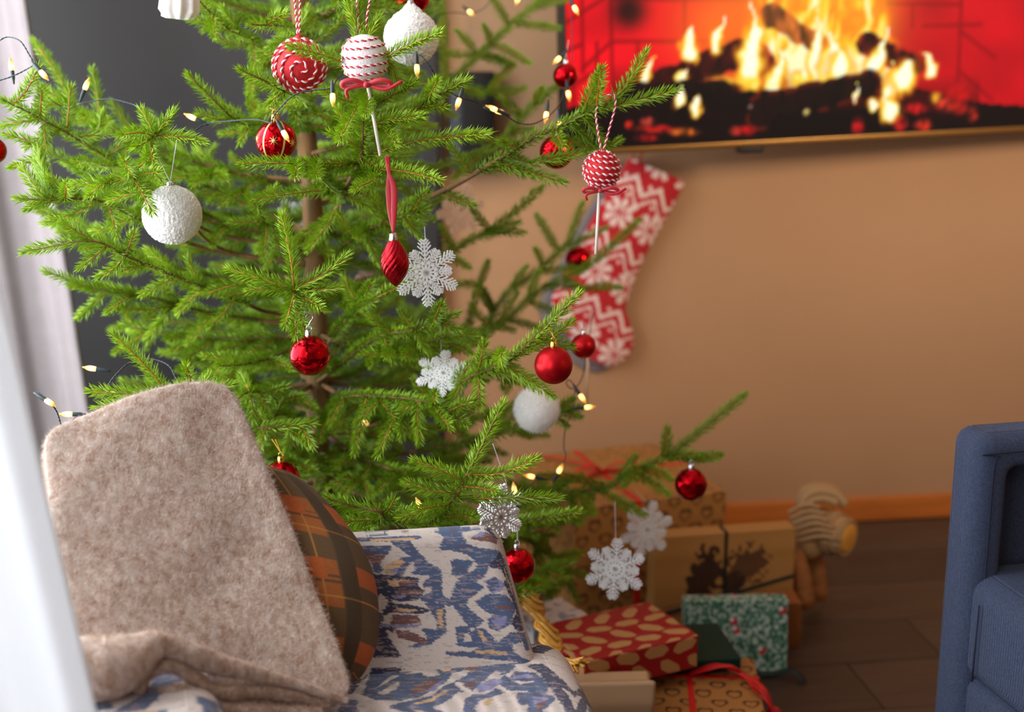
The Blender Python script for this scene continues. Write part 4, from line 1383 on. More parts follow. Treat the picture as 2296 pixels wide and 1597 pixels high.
# ---- snowflakes
def snowflake(px, py, d, rp, rot, ex, ez, label, m=M_whitepl, string=None, arms=6):
    c = at(px, py, d); R = rp * d / F
    o = ornament('snowflake_ornament', c, label, 'ornament', 'snowflakes on the tree')
    ex = unit(ex); ez = unit(np.asarray(ez, float) - ex * (np.asarray(ez) @ ex)); n = np.cross(ex, ez)
    q = MB()

    def bar(p0, p1, w0, w1, th=0.0016):
        p0, p1 = np.asarray(p0, float), np.asarray(p1, float)
        dv = unit(p1 - p0); s = np.array([-dv[1], dv[0]])
        e0 = p0 - dv * w0 * 0.4
        loop = [e0 + s * w0 * 0.5, p0 + s * w0, p1 + s * w1, p1 + dv * w1 + s * w1 * 0.5, p1 + dv * w1 - s * w1 * 0.5, p1 - s * w1, p0 - s * w0, e0 - s * w0 * 0.5]
        V = []
        for z, sc in ((-th, 1), (th, 1)):
            for a in loop:
                V.append(c + ex * a[0] + ez * a[1] + n * z)
        k = len(loop)
        Q = [(i, (i + 1) % k, k + (i + 1) % k, k + i) for i in range(k)]
        T = []
        for i in range(1, k - 1):
            T.append((0, i + 1, i)); T.append((k, k + i, k + i + 1))
        q.add(V, Q, T)
    for a in range(arms * 2):
        g = rot + a * math.pi / arms
        L = R if a % 2 == 0 else R * 0.76
        dv = np.array([math.cos(g), math.sin(g)]); s = np.array([-dv[1], dv[0]])
        bar(dv * R * 0.08, dv * L * 0.97, R * 0.036, R * 0.014)
        for t, ln in ((0.34, 0.17), (0.47, 0.24), (0.60, 0.27), (0.72, 0.24), (0.83, 0.18), (0.92, 0.11)):
            for sg in (-1, 1):
                e = dv * 0.72 + sg * s * 0.7
                k = 1.0 if a % 2 == 0 else 0.82
                bar(dv * L * t, dv * L * t + unit(e) * R * ln * k, R * 0.021, R * 0.015)
                if ln > 0.2:
                    b = dv * L * t + unit(e) * R * ln * 0.5 * k
                    bar(b, b + dv * R * 0.07, R * 0.014, R * 0.010)
    rr = []
    for i in range(13):
        g = rot + i * math.pi / 6 * 1.0
        rr.append(np.array([math.cos(g), math.sin(g)]) * R * 0.30)
    for i in range(12):
        bar(rr[i], rr[i + 1], R * 0.045, R * 0.045, 0.0019)
    for i in range(12):
        bar(rr[i] * 0.02, rr[i] * 0.55, R * 0.05, R * 0.03, 0.0021)
    q.build('flake', m, o, smooth=False)
    if string:
        thread(o, [c + ez * R * 0.97, at(string[0], string[1], d)], 0.0005, M_thread)
    return o


snowflake(956, 612, 2.03, 76, 1.62, (1, 0.25, 0), (0, 0.1, 1), 'white snowflake right behind the red spiral drop ornament', string=(952, 508))
snowflake(994, 838, 2.12, 64, 0.35, (1, 0.1, 0.04), (0.05, 1.0, 0.85), 'tilted white snowflake above the low middle branches', string=(985, 690))
snowflake(1121, 1160, 1.99, 78, 1.75, (0.75, 0.75, -0.25), (0.2, 0.1, 1), 'white snowflake hanging at the top corner of the patterned armchair', string=(1105, 995))
snowflake(1379, 1276, 2.32, 70, 1.50, (1, -0.1, 0), (0, 0.15, 1), 'white snowflake hanging in front of the red gift', string=(1379, 1125))
snowflake(1450, 1188, 2.62, 66, 1.25, (1, 0.45, 0), (0, 0.1, 1), 'soft white snowflake hanging in front of the kraft gift boxes', string=(1425, 1100))
snowflake(1033, 470, 2.75, 60, 1.2, (1, 0.5, 0), (0, 0.1, 1), 'pale peach snowflake behind the tree against the wall', M_peach, (1030, 380))
snowflake(833, 640, 2.62, 52, 1.0, (1, 0.3, 0), (0, 0.1, 1), 'pale peach snowflake in the shade left of the red drop', M_peach, (833, 560))
snowflake(655, 490, 2.6, 48, 0.9, (1, 0.2, 0), (0, 0.1, 1), 'white snowflake half hidden left of the trunk', string=(655, 420))
snowflake(700, 1108, 2.5, 34, 0.9, (1, 0.2, 0), (0, 0.1, 1), 'small white snowflake deep between the cushion and the trunk', string=(700, 1060))
snowflake(925, 475, 2.6, 36, 0.4, (0.6, 0.8, 0), (0, 0.1, 1), 'white snowflake turned edge on between two right branches', string=(925, 420))

# ================================================================== fairy lights
fl = empty('fairy_lights', at(640, 300, 1.95), 'string of warm white fairy lights on dark green wire around the tree', 'fairy lights')
M_bulb = mat('warm_bulb', attr=True, rough=0.15, emit=1.0)
M_bulb.node_tree.nodes['Principled BSDF'].inputs['Base Color'].default_value = (0.5, 0.3, 0.08, 1)


def wire(pts, r=0.0011, twist=True):
    P = smooth_path([at(*p) for p in pts], 10 * len(pts))
    q = MB()
    if twist: rope_geo(q, P, r, 0.012, 5, 0, 0)
    else:
        V, Q, T = tube_geo(P, r, 6); q.add(V, Q, T)
    q.build('wire', M_wire, fl)


def bulb(px, py, d, dx, dy, size=1.0):
    """bulb centre and its pointing direction in the picture plane"""
    c = at(px, py, d)
    dv = unit(dx * V_R - dy * V_U - 0.15 * V_F)
    k = 2.0 / F * size
    q = MB()
    prof = [(3.8 * k, -13 * k), (5.4 * k, -11 * k), (6.0 * k, -4 * k), (5.6 * k, 4 * k), (4.0 * k, 10 * k), (2.6 * k, 12 * k), (1.9 * k, 16 * k), (0.6 * k, 18 * k), (1e-5, 18.2 * k)]
    V, Q = lathe_geo(prof, 16, dv, c)
    t = ((V - c) @ dv) / k
    g = np.exp(-((t + 4) / 8.0) ** 2)[:, None]
    col = np.array([1.0, 0.42, 0.05]) * 0.55 * (1 - g) + np.array([3.4, 1.9, 0.55]) * g
    q.add(V, Q)
    q.C.append(col)
    b = q.build('bulb', M_bulb, fl)
    q = MB()
    V, Q = lathe_geo([(1e-5, -44 * k), (2.2 * k, -43 * k), (3.0 * k, -36 * k), (4.6 * k, -30 * k), (5.0 * k, -14 * k), (4.4 * k, -11 * k)], 12, dv, c)
    q.add(V, Q); q.build('socket', M_wire, b)
    return c - dv * 42 * k


wire([(-20, 110, 1.97), (-2, 92, 1.97), (18, 83, 1.97), (45, 92, 1.96), (65, 122, 1.96), (74, 143, 1.96), (58, 156, 1.97), (25, 172, 1.97), (-20, 186, 1.97)])
bulb(25, 146, 2.05, -0.1, -1); bulb(98, 168, 1.95, 0.75, 0.8); bulb(194, 190, 2.05, 0.45, -1); bulb(428, 262, 2.05, -1, -0.45)
wire([(74, 143, 1.96), (90, 200, 2.1), (140, 240, 2.2), (178, 232, 2.08), (205, 228, 2.06), (245, 222, 2.05), (290, 232, 2.04), (330, 247, 2.03), (365, 268, 2.03), (400, 288, 2.03), (430, 296, 2.04), (462, 278, 2.05), (520, 271, 2.03), (575, 268, 1.99), (610, 277, 1.95)])
wire([(610, 277, 1.95), (613, 262, 1.94), (628, 242, 1.93), (660, 213, 1.92), (705, 202, 1.92), (742, 198, 1.92), (755, 180, 1.95), (772, 165, 1.98), (820, 140, 2.0), (880, 120, 2.0), (935, 121, 1.97), (958, 140, 1.96), (978, 172, 1.97), (1000, 200, 2.0), (1030, 218, 2.03), (1065, 228, 2.06), (1100, 246, 2.1), (1130, 256, 2.12), (1160, 275, 2.14), (1195, 278, 2.15), (1230, 262, 2.18)])
for b in ((640, 304, 1.95, 0.6, 1), (746, 222, 1.91, 0.05, 1), (734, 32, 2.35, 0.0, 1), (935, 157, 1.96, 0.05, 1), (1027, 232, 2.02, -0.3, 1), (1104, 243, 2.1, -1, -0.4), (1122, 251, 2.13, 1, 0.3), (1056, 29, 2.75, 0.2, 0.2), (1160, 1, 2.6, -0.3, 1),
          (1291, 22, 2.45, 0.5, 1), (1249, 135, 2.4, -0.8, 0.8), (1275, 214, 2.4, 0.15, 1), (1224, 262, 2.18, -0.15, 1), (1255, 284, 2.12, 0.1, 1)):
    bulb(*b)
wire([(1230, 262, 2.18), (1250, 240, 2.25), (1262, 215, 2.35), (1276, 180, 2.42), (1283, 130, 2.45), (1282, 60, 2.46), (1276, -10, 2.5)], 0.001)
wire([(985, 30, 2.74), (1020, 28, 2.75), (1056, 30, 2.75), (1085, 18, 2.75), (1110, -10, 2.75)], 0.001)
wire([(734, -20, 2.36), (732, 5, 2.36), (734, 22, 2.35)], 0.001)
# lower left run
wire([(396, 852, 1.95), (380, 822, 1.96), (352, 808, 1.97), (320, 806, 1.97), (290, 814, 1.96), (265, 835, 1.95), (245, 860, 1.95), (230, 895, 1.96), (212, 918, 1.97), (195, 930, 1.98), (170, 935, 1.98), (150, 960, 1.98), (138, 955, 1.96), (128, 925, 1.94), (110, 900, 1.92), (85, 880, 1.92)])
bulb(203, 826, 1.95, -1, -0.15); bulb(112, 903, 1.92, 1, 0.6); bulb(150, 929, 1.97, -1, -0.02)
# right run going down to the gifts
wire([(1330, 700, 2.6), (1316, 790, 2.5), (1304, 850, 2.4), (1285, 872, 2.36), (1270, 862, 2.35), (1275, 852, 2.35), (1290, 866, 2.35), (1302, 885, 2.35)], 0.001)
wire([(1290, 866, 2.35), (1284, 920, 2.36), (1268, 960, 2.38), (1264, 1000, 2.4), (1268, 1025, 2.4), (1256, 1050, 2.4), (1238, 1075, 2.4), (1200, 1080, 2.35), (1160, 1130, 2.25), (1140, 1180, 2.2), (1040, 1180, 2.15), (950, 1140, 2.1)], 0.001)
for b in ((1306, 893, 2.35, 0.7, 1), (1321, 913, 2.34, 1, -0.1), (1256, 1052, 2.38, 0.3, -0.6), (1188, 1068, 2.3, -1, -0.2), (1153, 1097, 2.15, -0.15, -1), (940, 1131, 2.02, -0.5, -1), (820, 950, 2.4, 0.6, 0.5)):
    bulb(*b)

# ================================================================== stocking
st_r = [(1537, 408), (1500, 480), (1455, 560), (1422, 630), (1403, 690), (1412, 722), (1421, 758), (1412, 795), (1385, 818), (1362, 824)]
st_l = [(1412, 352), (1368, 420), (1322, 500), (1284, 575), (1248, 640), (1236, 682), (1250, 722), (1284, 768), (1320, 806), (1358, 824)]
stk = empty('christmas_stocking', wall_at(1400, 500, 0.03), 'red felt stocking with white zigzags and flowers hung under the television', 'stocking')
NU, NV = 70, 150
Lp = smooth_path(np.column_stack([np.array(st_l, float), np.zeros(len(st_l))]), 400)[:, :2]
Rp = smooth_path(np.column_stack([np.array(st_r, float), np.zeros(len(st_r))]), 400)[:, :2]
iL = np.linspace(0, len(Lp) - 1, NV).astype(int); iR = np.linspace(0, len(Rp) - 1, NV).astype(int)
u = 0.5 - 0.5 * np.cos(np.linspace(0, math.pi, NU))


def stocking_sheet(dx, dy, off, bulge, name, m, painted):
    Vf, px_, py_ = [], [], []
    for j in range(NV):
        for i in range(NU):
            p = Lp[iL[j]] * (1 - u[i]) + Rp[iR[j]] * u[i]
            b = math.sqrt(max(0, 1 - (2 * u[i] - 1) ** 2)) * min(1, math.sqrt(max(0, (NV - 1 - j) / 18)))
            Vf.append((p[0] + dx, p[1] + dy, off + bulge * b)); px_.append(p[0]); py_.append(p[1])
    W = np.array([wall_at(*p) for p in Vf])
    Wb = np.array([wall_at(p[0], p[1], off - 0.004) for p in Vf])
    idx = np.arange(NV * NU).reshape(NV, NU)
    Qf = np.stack([idx[:-1, :-1], idx[1:, :-1], idx[1:, 1:], idx[:-1, 1:]], -1).reshape(-1, 4)
    n = NV * NU
    Qb = Qf[:, ::-1] + n
    ring = np.concatenate([idx[0, :], idx[1:, -1], idx[-1, -2::-1], idx[-2:0:-1, 0]])
    r2 = np.roll(ring, -1)
    Qs = np.stack([ring, r2, r2 + n, ring + n], -1)
    col = None
    if painted:
        x, y = np.array(px_), np.array(py_)
        e1 = unit([-0.52, 0.855]); e2 = unit([0.855, 0.52])
        a = (x - 1476) * e1[0] + (y - 383) * e1[1]; b = (x - 1476) * e2[0] + (y - 383) * e2[1]
        b = b + 3
        P = 140.0
        k = np.floor((a + 15) / P)
        al = (a + 15) - k * P            # 0..140 in a period: zigzag centre 55+15=70? flowers 0/140
        base = np.tile(lin((186, 10, 26)), (len(x), 1))
        wht = lin((232, 204, 196))
        tri = np.abs(((b / 62.0) % 1) - 0.5) * 2          # 0..1
        zz1 = np.abs(al - (50 + 34 * tri)) < 6.5
        zz2 = np.abs(al - (76 + 34 * tri)) < 4.0
        dots = np.zeros(len(x), bool)
        for (da, db) in ((46, 8), (84, 34), (62, 52), (100, 4)):
            dots |= np.hypot(al - da - 12, ((b - db + 31) % 62) - 31) < 4.5
        fl_ = np.zeros(len(x), bool)
        for ko in (-1, 0, 1):
            sh = np.where((k + (1 if ko > 0 else 0)) % 2 == 0, 40.0, 0.0)
            aa = a - (125 + P * np.floor((a - 125) / P + 0.5))
            m2 = np.floor((a - 125) / P + 0.5)
            bb = b - np.where(m2 % 2 == 0, -23, 2)
            bb = bb - 78 * np.floor(bb / 78 + 0.5)
            r = np.hypot(aa, bb); th = np.arctan2(bb, aa)
            pet = np.abs(np.cos(4 * th))
            fl_ |= (r < 36) & (r > 5) & (pet > 0.42 + 0.45 * (np.abs(r - 20) / 18) ** 1.6)
        w = zz1 | zz2 | (dots & ~fl_) | fl_
        base[w] = wht
        base[(al < 34) & zz1] = wht
        col = np.vstack([base, np.tile(lin((150, 20, 28)), (n, 1))])
    return link(name, mesh_np(name, np.vstack([W, Wb]), np.concatenate([Qf, Qb, Qs]), col, True, [m]), stk)


stocking_sheet(0, 0, 0.020, 0.022, 'felt_front', mat('stocking_print', attr=True, rough=0.9, sheen=0.3, bump=0.2, bscale=500), True)
stocking_sheet(-26, 12, 0.006, 0.006, 'offset_sheet', mat('grey_offset', (128, 118, 122), rough=0.95), False)  # plain grey copy of the outline, shifted left and set behind the front
q = MB()
V, Q, T = tube_geo(smooth_path([wall_at(1418, 358, 0.03), wall_at(1424, 335, 0.05), wall_at(1440, 325, 0.05), wall_at(1440, 345, 0.04), wall_at(1428, 362, 0.03)], 30), 0.002, 6); q.add(V, Q, T)
q.build('hanging_loop', M_redmat, stk)

# ================================================================== patterned armchair
M_kilim = mat('kilim_weave', attr=True, rough=0.85, weave=0.42, wscale=3000, bump=0.35, bscale=1500, sheen=0.15, vary=0.10, vscale=900)
CR = lin((204, 191, 184)); BLU = lin((74, 92, 126)); NAV = lin((46, 53, 80)); BRN = lin((116, 80, 78)); TAN = lin((206, 168, 126)); PUR = lin((130, 132, 176))
BACK_P = [
    (BLU, [(570, 360), (700, 365), (760, 450), (830, 520), (900, 560), (920, 600), (930, 760), (1010, 800), (1000, 830), (900, 800), (780, 790), (800, 760), (880, 740), (870, 690), (800, 690), (830, 650), (870, 640), (850, 600), (730, 600), (760, 560), (740, 500), (690, 450), (650, 420)]),
    (BLU, [(890, 250), (1000, 240), (1060, 200), (1180, 190), (1230, 220), (1120, 250), (1060, 290), (1080, 340), (1110, 390), (1200, 420), (1380, 440), (1400, 520), (1270, 540), (1120, 450), (1000, 420), (930, 420), (960, 330), (930, 290)]),
    (NAV, [(1230, 200), (1330, 240), (1385, 340), (1320, 320), (1290, 260)]), (BRN, [(1150, 330), (1260, 270), (1370, 350), (1360, 385), (1150, 350)]), (PUR, [(1160, 320), (1230, 270), (1260, 300), (1190, 335)]),
    (BLU, [(1010, 505), (1155, 510), (1100, 600), (1020, 612)]), (TAN, [(1040, 625), (1150, 640), (1180, 660), (1040, 640)]),
    (BLU, [(1120, 450), (1200, 500), (1280, 520), (1240, 600), (1180, 660), (1060, 640), (1100, 610), (1180, 580), (1210, 530)]),
    (BLU, [(1050, 660), (1190, 670), (1230, 700), (1180, 740), (1110, 790), (1100, 830), (1180, 900), (1230, 940), (1180, 985), (1140, 980), (1050, 860), (1010, 800), (1030, 730)]),
    (PUR, [(1240, 650), (1320, 620), (1400, 680), (1360, 730), (1300, 740), (1260, 700)]), (BLU, [(1260, 660), (1320, 632), (1340, 690), (1290, 725)]),
    (BLU, [(1190, 800), (1280, 750), (1400, 760), (1500, 840), (1440, 900), (1420, 960), (1340, 1010), (1290, 990), (1280, 930), (1320, 890), (1240, 860)]), (BRN, [(1320, 830), (1460, 835), (1430, 860), (1330, 850)]), (PUR, [(1290, 930), (1400, 900), (1400, 960), (1340, 1000)]),
    (NAV, [(1390, 440), (1440, 520), (1500, 640), (1540, 760), (1580, 880), (1610, 990), (1500, 1010), (1440, 950), (1520, 860), (1440, 740), (1400, 660), (1440, 640), (1380, 560), (1280, 545)]), (TAN, [(1420, 560), (1470, 660), (1500, 760), (1470, 720), (1440, 640), (1405, 560)]),
    (BLU, [(1050, 985), (1130, 985), (1130, 1020), (1090, 1020), (1080, 1100), (1150, 1100), (1170, 1080), (1140, 1040), (1180, 1000), (1240, 1000), (1310, 1080), (1340, 1100), (1440, 1030), (1600, 1030), (1630, 1140), (1570, 1150), (1540, 1080), (1450, 1100), (1430, 1130), (1460, 1180), (1520, 1210), (1660, 1250), (1500, 1230), (980, 1180), (970, 1165), (1150, 1170), (1240, 1110), (1160, 1125), (1055, 1115)]),
    (TAN, [(1160, 1150), (1400, 1160), (1420, 1185), (1200, 1178)]), (TAN, [(1190, 1010), (1225, 1012), (1260, 1080), (1235, 1095)]),
    (BLU, [(200, 320), (760, 308), (770, 335), (560, 352), (230, 352)]), (TAN, [(420, 335), (750, 325), (745, 350), (430, 362)]), (BLU, [(340, 270), (420, 240), (520, 222), (545, 265), (430, 278)]), (BRN, [(590, 250), (640, 222), (705, 224), (690, 258)]), (BRN, [(810, 200), (985, 188), (940, 220), (830, 216)]), (BRN, [(190, 270), (280, 250), (270, 275), (200, 285)]),
    (BLU, [(345, 410), (568, 403), (540, 455), (370, 445)]), (BRN, [(370, 450), (530, 462), (490, 535), (440, 545)]), (BLU, [(440, 545), (490, 548), (498, 588), (445, 582)]),
    (BLU, [(230, 370), (300, 370), (280, 440), (330, 490), (360, 590), (330, 600), (240, 420)]),
    (TAN, [(540, 530), (640, 490), (740, 490), (660, 560), (640, 622), (520, 590)]), (PUR, [(560, 570), (660, 545), (640, 585), (560, 595)]), (BLU, [(640, 490), (740, 488), (670, 555), (640, 622), (610, 622), (640, 560), (690, 505)]),
    (NAV, [(360, 600), (650, 625), (760, 640), (740, 690), (800, 720), (760, 780), (640, 795), (560, 770), (520, 700), (400, 690)]), (TAN, [(540, 645), (700, 642), (650, 690), (560, 690)]), (BRN, [(620, 650), (740, 650), (720, 690), (640, 690)]), (BRN, [(590, 722), (812, 716), (760, 752), (600, 752)]), (PUR, [(560, 755), (680, 752), (660, 775), (570, 772)]),
    (NAV, [(380, 700), (480, 690), (545, 760), (570, 820), (700, 830), (845, 862), (780, 882), (560, 872), (500, 905), (480, 985), (390, 960), (370, 800)]), (CR, [(430, 830), (490, 740), (552, 800), (500, 885)]), (TAN, [(600, 845), (800, 862), (700, 875), (600, 868)]),
    (BRN, [(580, 892), (760, 902), (792, 960), (560, 972)]), (PUR, [(500, 964), (782, 966), (760, 988), (500, 994)]), (BLU, [(820, 808), (950, 830), (957, 1020), (900, 1062), (850, 1104), (700, 1135), (840, 1080), (830, 1040), (800, 1000), (900, 1010), (920, 960), (860, 860)]), (TAN, [(900, 860), (945, 850), (945, 990), (915, 990)]),
    (BRN, [(600, 1010), (700, 1010), (842, 1080), (800, 1112), (680, 1080), (620, 1060)]), (NAV, [(420, 1000), (600, 992), (540, 1040), (560, 1100), (642, 1195), (430, 1195)]), (CR, [(530, 1000), (600, 1040), (620, 1100), (560, 1080)]),
]
SEAT_P = [
    (NAV, [(300, 1330), (480, 1212), (560, 1205), (330, 1420), (250, 1440)]), (TAN, [(330, 1360), (520, 1225), (540, 1232), (360, 1390)]),
    (BLU, [(430, 1350), (560, 1255), (650, 1290), (760, 1215), (860, 1210), (700, 1330), (560, 1360), (470, 1440), (370, 1500), (400, 1440)]), (BRN, [(450, 1340), (560, 1275), (610, 1300), (500, 1340)]), (TAN, [(640, 1300), (740, 1230), (800, 1225), (700, 1310)]),
    (BLU, [(370, 1510), (520, 1440), (640, 1360), (760, 1350), (880, 1260), (1060, 1240), (1180, 1230), (1060, 1320), (1000, 1330), (960, 1400), (840, 1480), (760, 1520), (640, 1545), (460, 1540)]), (CR, [(770, 1320), (880, 1302), (930, 1350), (840, 1372), (800, 1350)]), (BRN, [(700, 1480), (800, 1400), (930, 1380), (860, 1460), (760, 1500)]), (TAN, [(900, 1300), (1080, 1240), (1140, 1240), (960, 1330)]), (CR, [(470, 1500), (560, 1440), (640, 1400), (600, 1470), (520, 1510)]), (PUR, [(830, 1470), (920, 1400), (960, 1390), (880, 1480)]),
    (BLU, [(560, 1597), (700, 1560), (860, 1520), (960, 1440), (1080, 1380), (1180, 1300), (1320, 1240), (1460, 1275), (1400, 1330), (1280, 1340), (1160, 1470), (1060, 1470), (940, 1560), (840, 1597)]), (CR, [(1020, 1410), (1060, 1400), (1150, 1470), (1330, 1310), (1360, 1330), (1160, 1500), (1080, 1470)]), (BRN, [(1080, 1310), (1240, 1240), (1300, 1240), (1160, 1320)]), (TAN, [(700, 1580), (860, 1530), (960, 1460), (980, 1470), (860, 1560)]), (BRN, [(1080, 1430), (1200, 1380), (1150, 1450)]),
    (BLU, [(1380, 1350), (1440, 1390), (1500, 1420), (1600, 1400), (1620, 1370), (1540, 1380), (1420, 1370), (1470, 1320), (1600, 1330), (1700, 1400), (1680, 1470), (1580, 1470), (1560, 1450), (1420, 1450), (1360, 1420)]), (PUR, [(1440, 1350), (1560, 1330), (1600, 1350), (1480, 1370)]),
    (NAV, [(1560, 1270), (1660, 1260), (1800, 1360), (1900, 1430), (1960, 1500), (1860, 1430), (1760, 1400), (1840, 1480), (1880, 1560), (1920, 1597), (1840, 1597), (1760, 1480), (1660, 1330)]),
    (BLU, [(1480, 1480), (1600, 1470), (1740, 1500), (1700, 1560), (1640, 1597), (1560, 1597), (1580, 1540), (1500, 1560)]), (PUR, [(1580, 1490), (1700, 1510), (1660, 1580), (1600, 1560)]), (BRN, [(1600, 1560), (1700, 1520), (1640, 1597)]),
    (BLU, [(1100, 1597), (1110, 1540), (1160, 1500), (1240, 1500), (1330, 1450), (1380, 1470), (1300, 1500), (1200, 1530), (1160, 1597)]), (TAN, [(1230, 1560), (1290, 1510), (1310, 1530), (1260, 1580)]), (PUR, [(1180, 1430), (1300, 1370), (1390, 1380), (1300, 1450), (1200, 1480)]),
    (BLU, [(140, 1560), (330, 1560), (300, 1597), (140, 1597)]), (NAV, [(240, 1440), (330, 1440), (280, 1500), (240, 1500)]),
]


def kilim(cx, cy, polys, xr, yr):
    """fabric print: mirror-repeat the drawn field"""
    def mir(a, lo, hi):
        t = (a - lo) / (hi - lo)
        t = np.abs(((t + 1) % 2) - 1) if False else 1 - np.abs(1 - (t % 2))
        return lo + t * (hi - lo)
    x = mir(cx, *xr); y = mir(cy, *yr)
    x = x + 9 * vnoise(x / 30, y / 7, 4) + 5 * RNG.normal(size=x.shape) * 0.6
    y = y + 4 * vnoise(x / 9, y / 20, 5)
    col = np.tile(CR, (len(x), 1))
    for c, p in polys:
        m = in_poly(x, y, p)
        if c is BLU or c is NAV:
            for (ox, oy) in ((13, 0), (-13, 0), (0, 9), (0, -9)):
                m = m | in_poly(x + ox, y + oy, p)
        col[m] = c
    # loose tinted weft streaks inside the figures
    st = vnoise(x / 60, y / 5.5, 12)
    fig = np.abs(col - CR).sum(1) > 0.02
    k = fig & (st > 0.45)
    col[k] = col[k] * 0.45 + TAN * 0.3 + PUR * 0.25
    k = fig & (st < -0.5)
    col[k] = col[k] * 0.6 + BRN * 0.25
    k = (~fig) & (vnoise(x / 70, y / 4.0, 15) > 0.62)
    col[k] = col[k] * 0.72
    return col


chA = math.radians(10)
cex = np.array([math.cos(chA), math.sin(chA), 0]); cey = np.array([-math.sin(chA), math.cos(chA), 0])
ZS = 0.45
P_br = at_z(1212, 1492, ZS)
P_tr = at(1122, 1170, 1.82)
upv = P_tr - P_br
tap = upv @ cex
upv = upv - cex * tap
HB = np.linalg.norm(upv); upn = upv / HB
bn = np.cross(cex, upn)             # pointing away from camera (thickness)
if bn[1] < 0: bn = -bn
chair = empty('armchair', (P_br[0] - 0.3, P_br[1], 0), 'low armchair in blue and cream kilim pattern fabric holding the blanket', 'armchair')
CW = 0.66
TH = 0.062
# crop coordinates -> back face plane (metres left of the right edge, metres up)
def plane_uv(px, py, o, e1, e2):
    v = (px - 1148.0) / F * V_R + (798.5 - py) / F * V_U + V_F
    n = np.cross(e1, e2)
    p = CAM + v * (((o - CAM) @ n) / (v @ n))
    return ((p - o) @ e1, (p - o) @ e2)


crop = lambda cx, cy: (700 + cx / 3.2136, 1100 + cy / 3.2136)
src = [(300, 200), (1650, 200), (1650, 1240), (300, 1240)]
Hb = homography([plane_uv(*crop(*s), P_br, cex, upn) for s in src], src)
V, Q, P, Fc = rbox((CW / 2, TH, HB / 2 + 0.03), 0.026, (330, 8, 150))
lx = P[:, 0] + CW / 2 - CW; lz = P[:, 2] + HB / 2 - 0.03        # metres from the right edge / above the seat
lyP = P[:, 1] + TH
# unroll thickness into the print so the sides and the top continue it
ext = np.where(np.isin(Fc, (5,)), lyP, 0.0)
ux = lx + np.where(Fc == 1, lyP, 0) + tap * np.clip(lz / HB, 0, 1)
uz = lz + ext
cx, cy = happly(Hb, ux, uz)
colr = kilim(cx, cy, BACK_P, (330, 1660), (215, 1240))
zz = V[:, 2] + HB / 2 - 0.03
xx = V[:, 0] - CW / 2
W = P_br + cex * (xx + tap * np.clip(zz / HB, 0, 1.05))[:, None] + upn * zz[:, None] + bn * (V[:, 1] + TH + 0.004 * np.cos(xx * 9))[:, None]
link('backrest', mesh_np('backrest', W, Q, colr, True, [M_kilim]), chair)
# seat
SD = 0.42
src = [(300, 1230), (1650, 1260), (1900, 1590), (300, 1590)]
sx0 = P_br + cex * 0.055
Hs = homography([plane_uv(*crop(*s), np.array([sx0[0], sx0[1], ZS]), cex, cey) for s in src], src)
V, Q, P, Fc = rbox(((CW + 0.07) / 2, SD / 2, 0.085), 0.05, (300, 230, 8))
W0 = P[:, 0] - (CW + 0.07) / 2; W1 = P[:, 1] - SD / 2 + 0.10
side = np.where(np.isin(Fc, (0, 1)), (0.085 - P[:, 2]) * np.sign(P[:, 0]), 0)
fr = np.where(Fc == 2, -(0.085 - P[:, 2]), 0)
cx, cy = happly(Hs, W0 + side, np.clip(W1 + fr, -0.18, 0.3))
colr = kilim(cx, cy, SEAT_P, (260, 1900), (1215, 1597))
W = sx0 + cex * (V[:, 0] - (CW + 0.07) / 2)[:, None] + cey * (V[:, 1] - SD / 2 + 0.10)[:, None]
W[:, 2] = ZS - 0.085 + V[:, 2] + 0.008 * np.cos(np.clip(V[:, 0] / CW * 3, -1.5, 1.5)) * np.cos(np.clip(V[:, 1] / SD * 3, -1.5, 1.5)) * (V[:, 2] > 0)
link('seat_cushion', mesh_np('seat_cushion', W, Q, colr, True, [M_kilim]), chair)
# frame below the seat and legs
q = MB(); bevel_box(q, (0, 0, 0), ((CW + 0.03) / 2, SD / 2 - 0.02, 0.07), 0.02)
fc = sx0 - cex * (CW + 0.07) / 2 + cey * (0.10 - SD / 2)
o = q.build('seat_base', mat('navy_upholstery', (70, 84, 122), rough=0.85, weave=0.2, wscale=3000), chair)
o.rotation_euler = (0, 0, chA)
o.matrix_parent_inverse = Matrix.Translation(-Vector(PLOC[chair.name])) @ Matrix.Translation(Vector((fc[0], fc[1], ZS - 0.225)))
for a in (-1, 1):
    for b in (-1, 1):
        p = fc + cex * a * CW * 0.42 + cey * b * SD * 0.38
        q = MB(); V, Q = lathe_geo([(0.011, 0), (0.017, 0.16), (1e-5, 0.165)], 14, (0, 0, 1), (p[0], p[1], 0)); q.add(V, Q); q.build('leg', mat('beech_leg', (150, 104, 66), rough=0.5), chair)
# the low left arm whose front shows under the blanket
ac = at(318, 1684, 1.48)
V, Q, P, Fc = rbox((0.085, 0.10, 0.06), 0.05, (70, 60, 20))
R3 = rotz(chA + 0.12)
cx = 700 + P[:, 0] * 4200; cy = 700 + P[:, 1] * 3200 - (P[:, 2]) * 3200
colr = kilim(cx, cy, BACK_P, (330, 1660), (215, 1240))
W = V @ R3.T + ac + np.array([0, 0.02, 0])
link('armrest', mesh_np('armrest', W, Q, colr, True, [M_kilim]), chair)

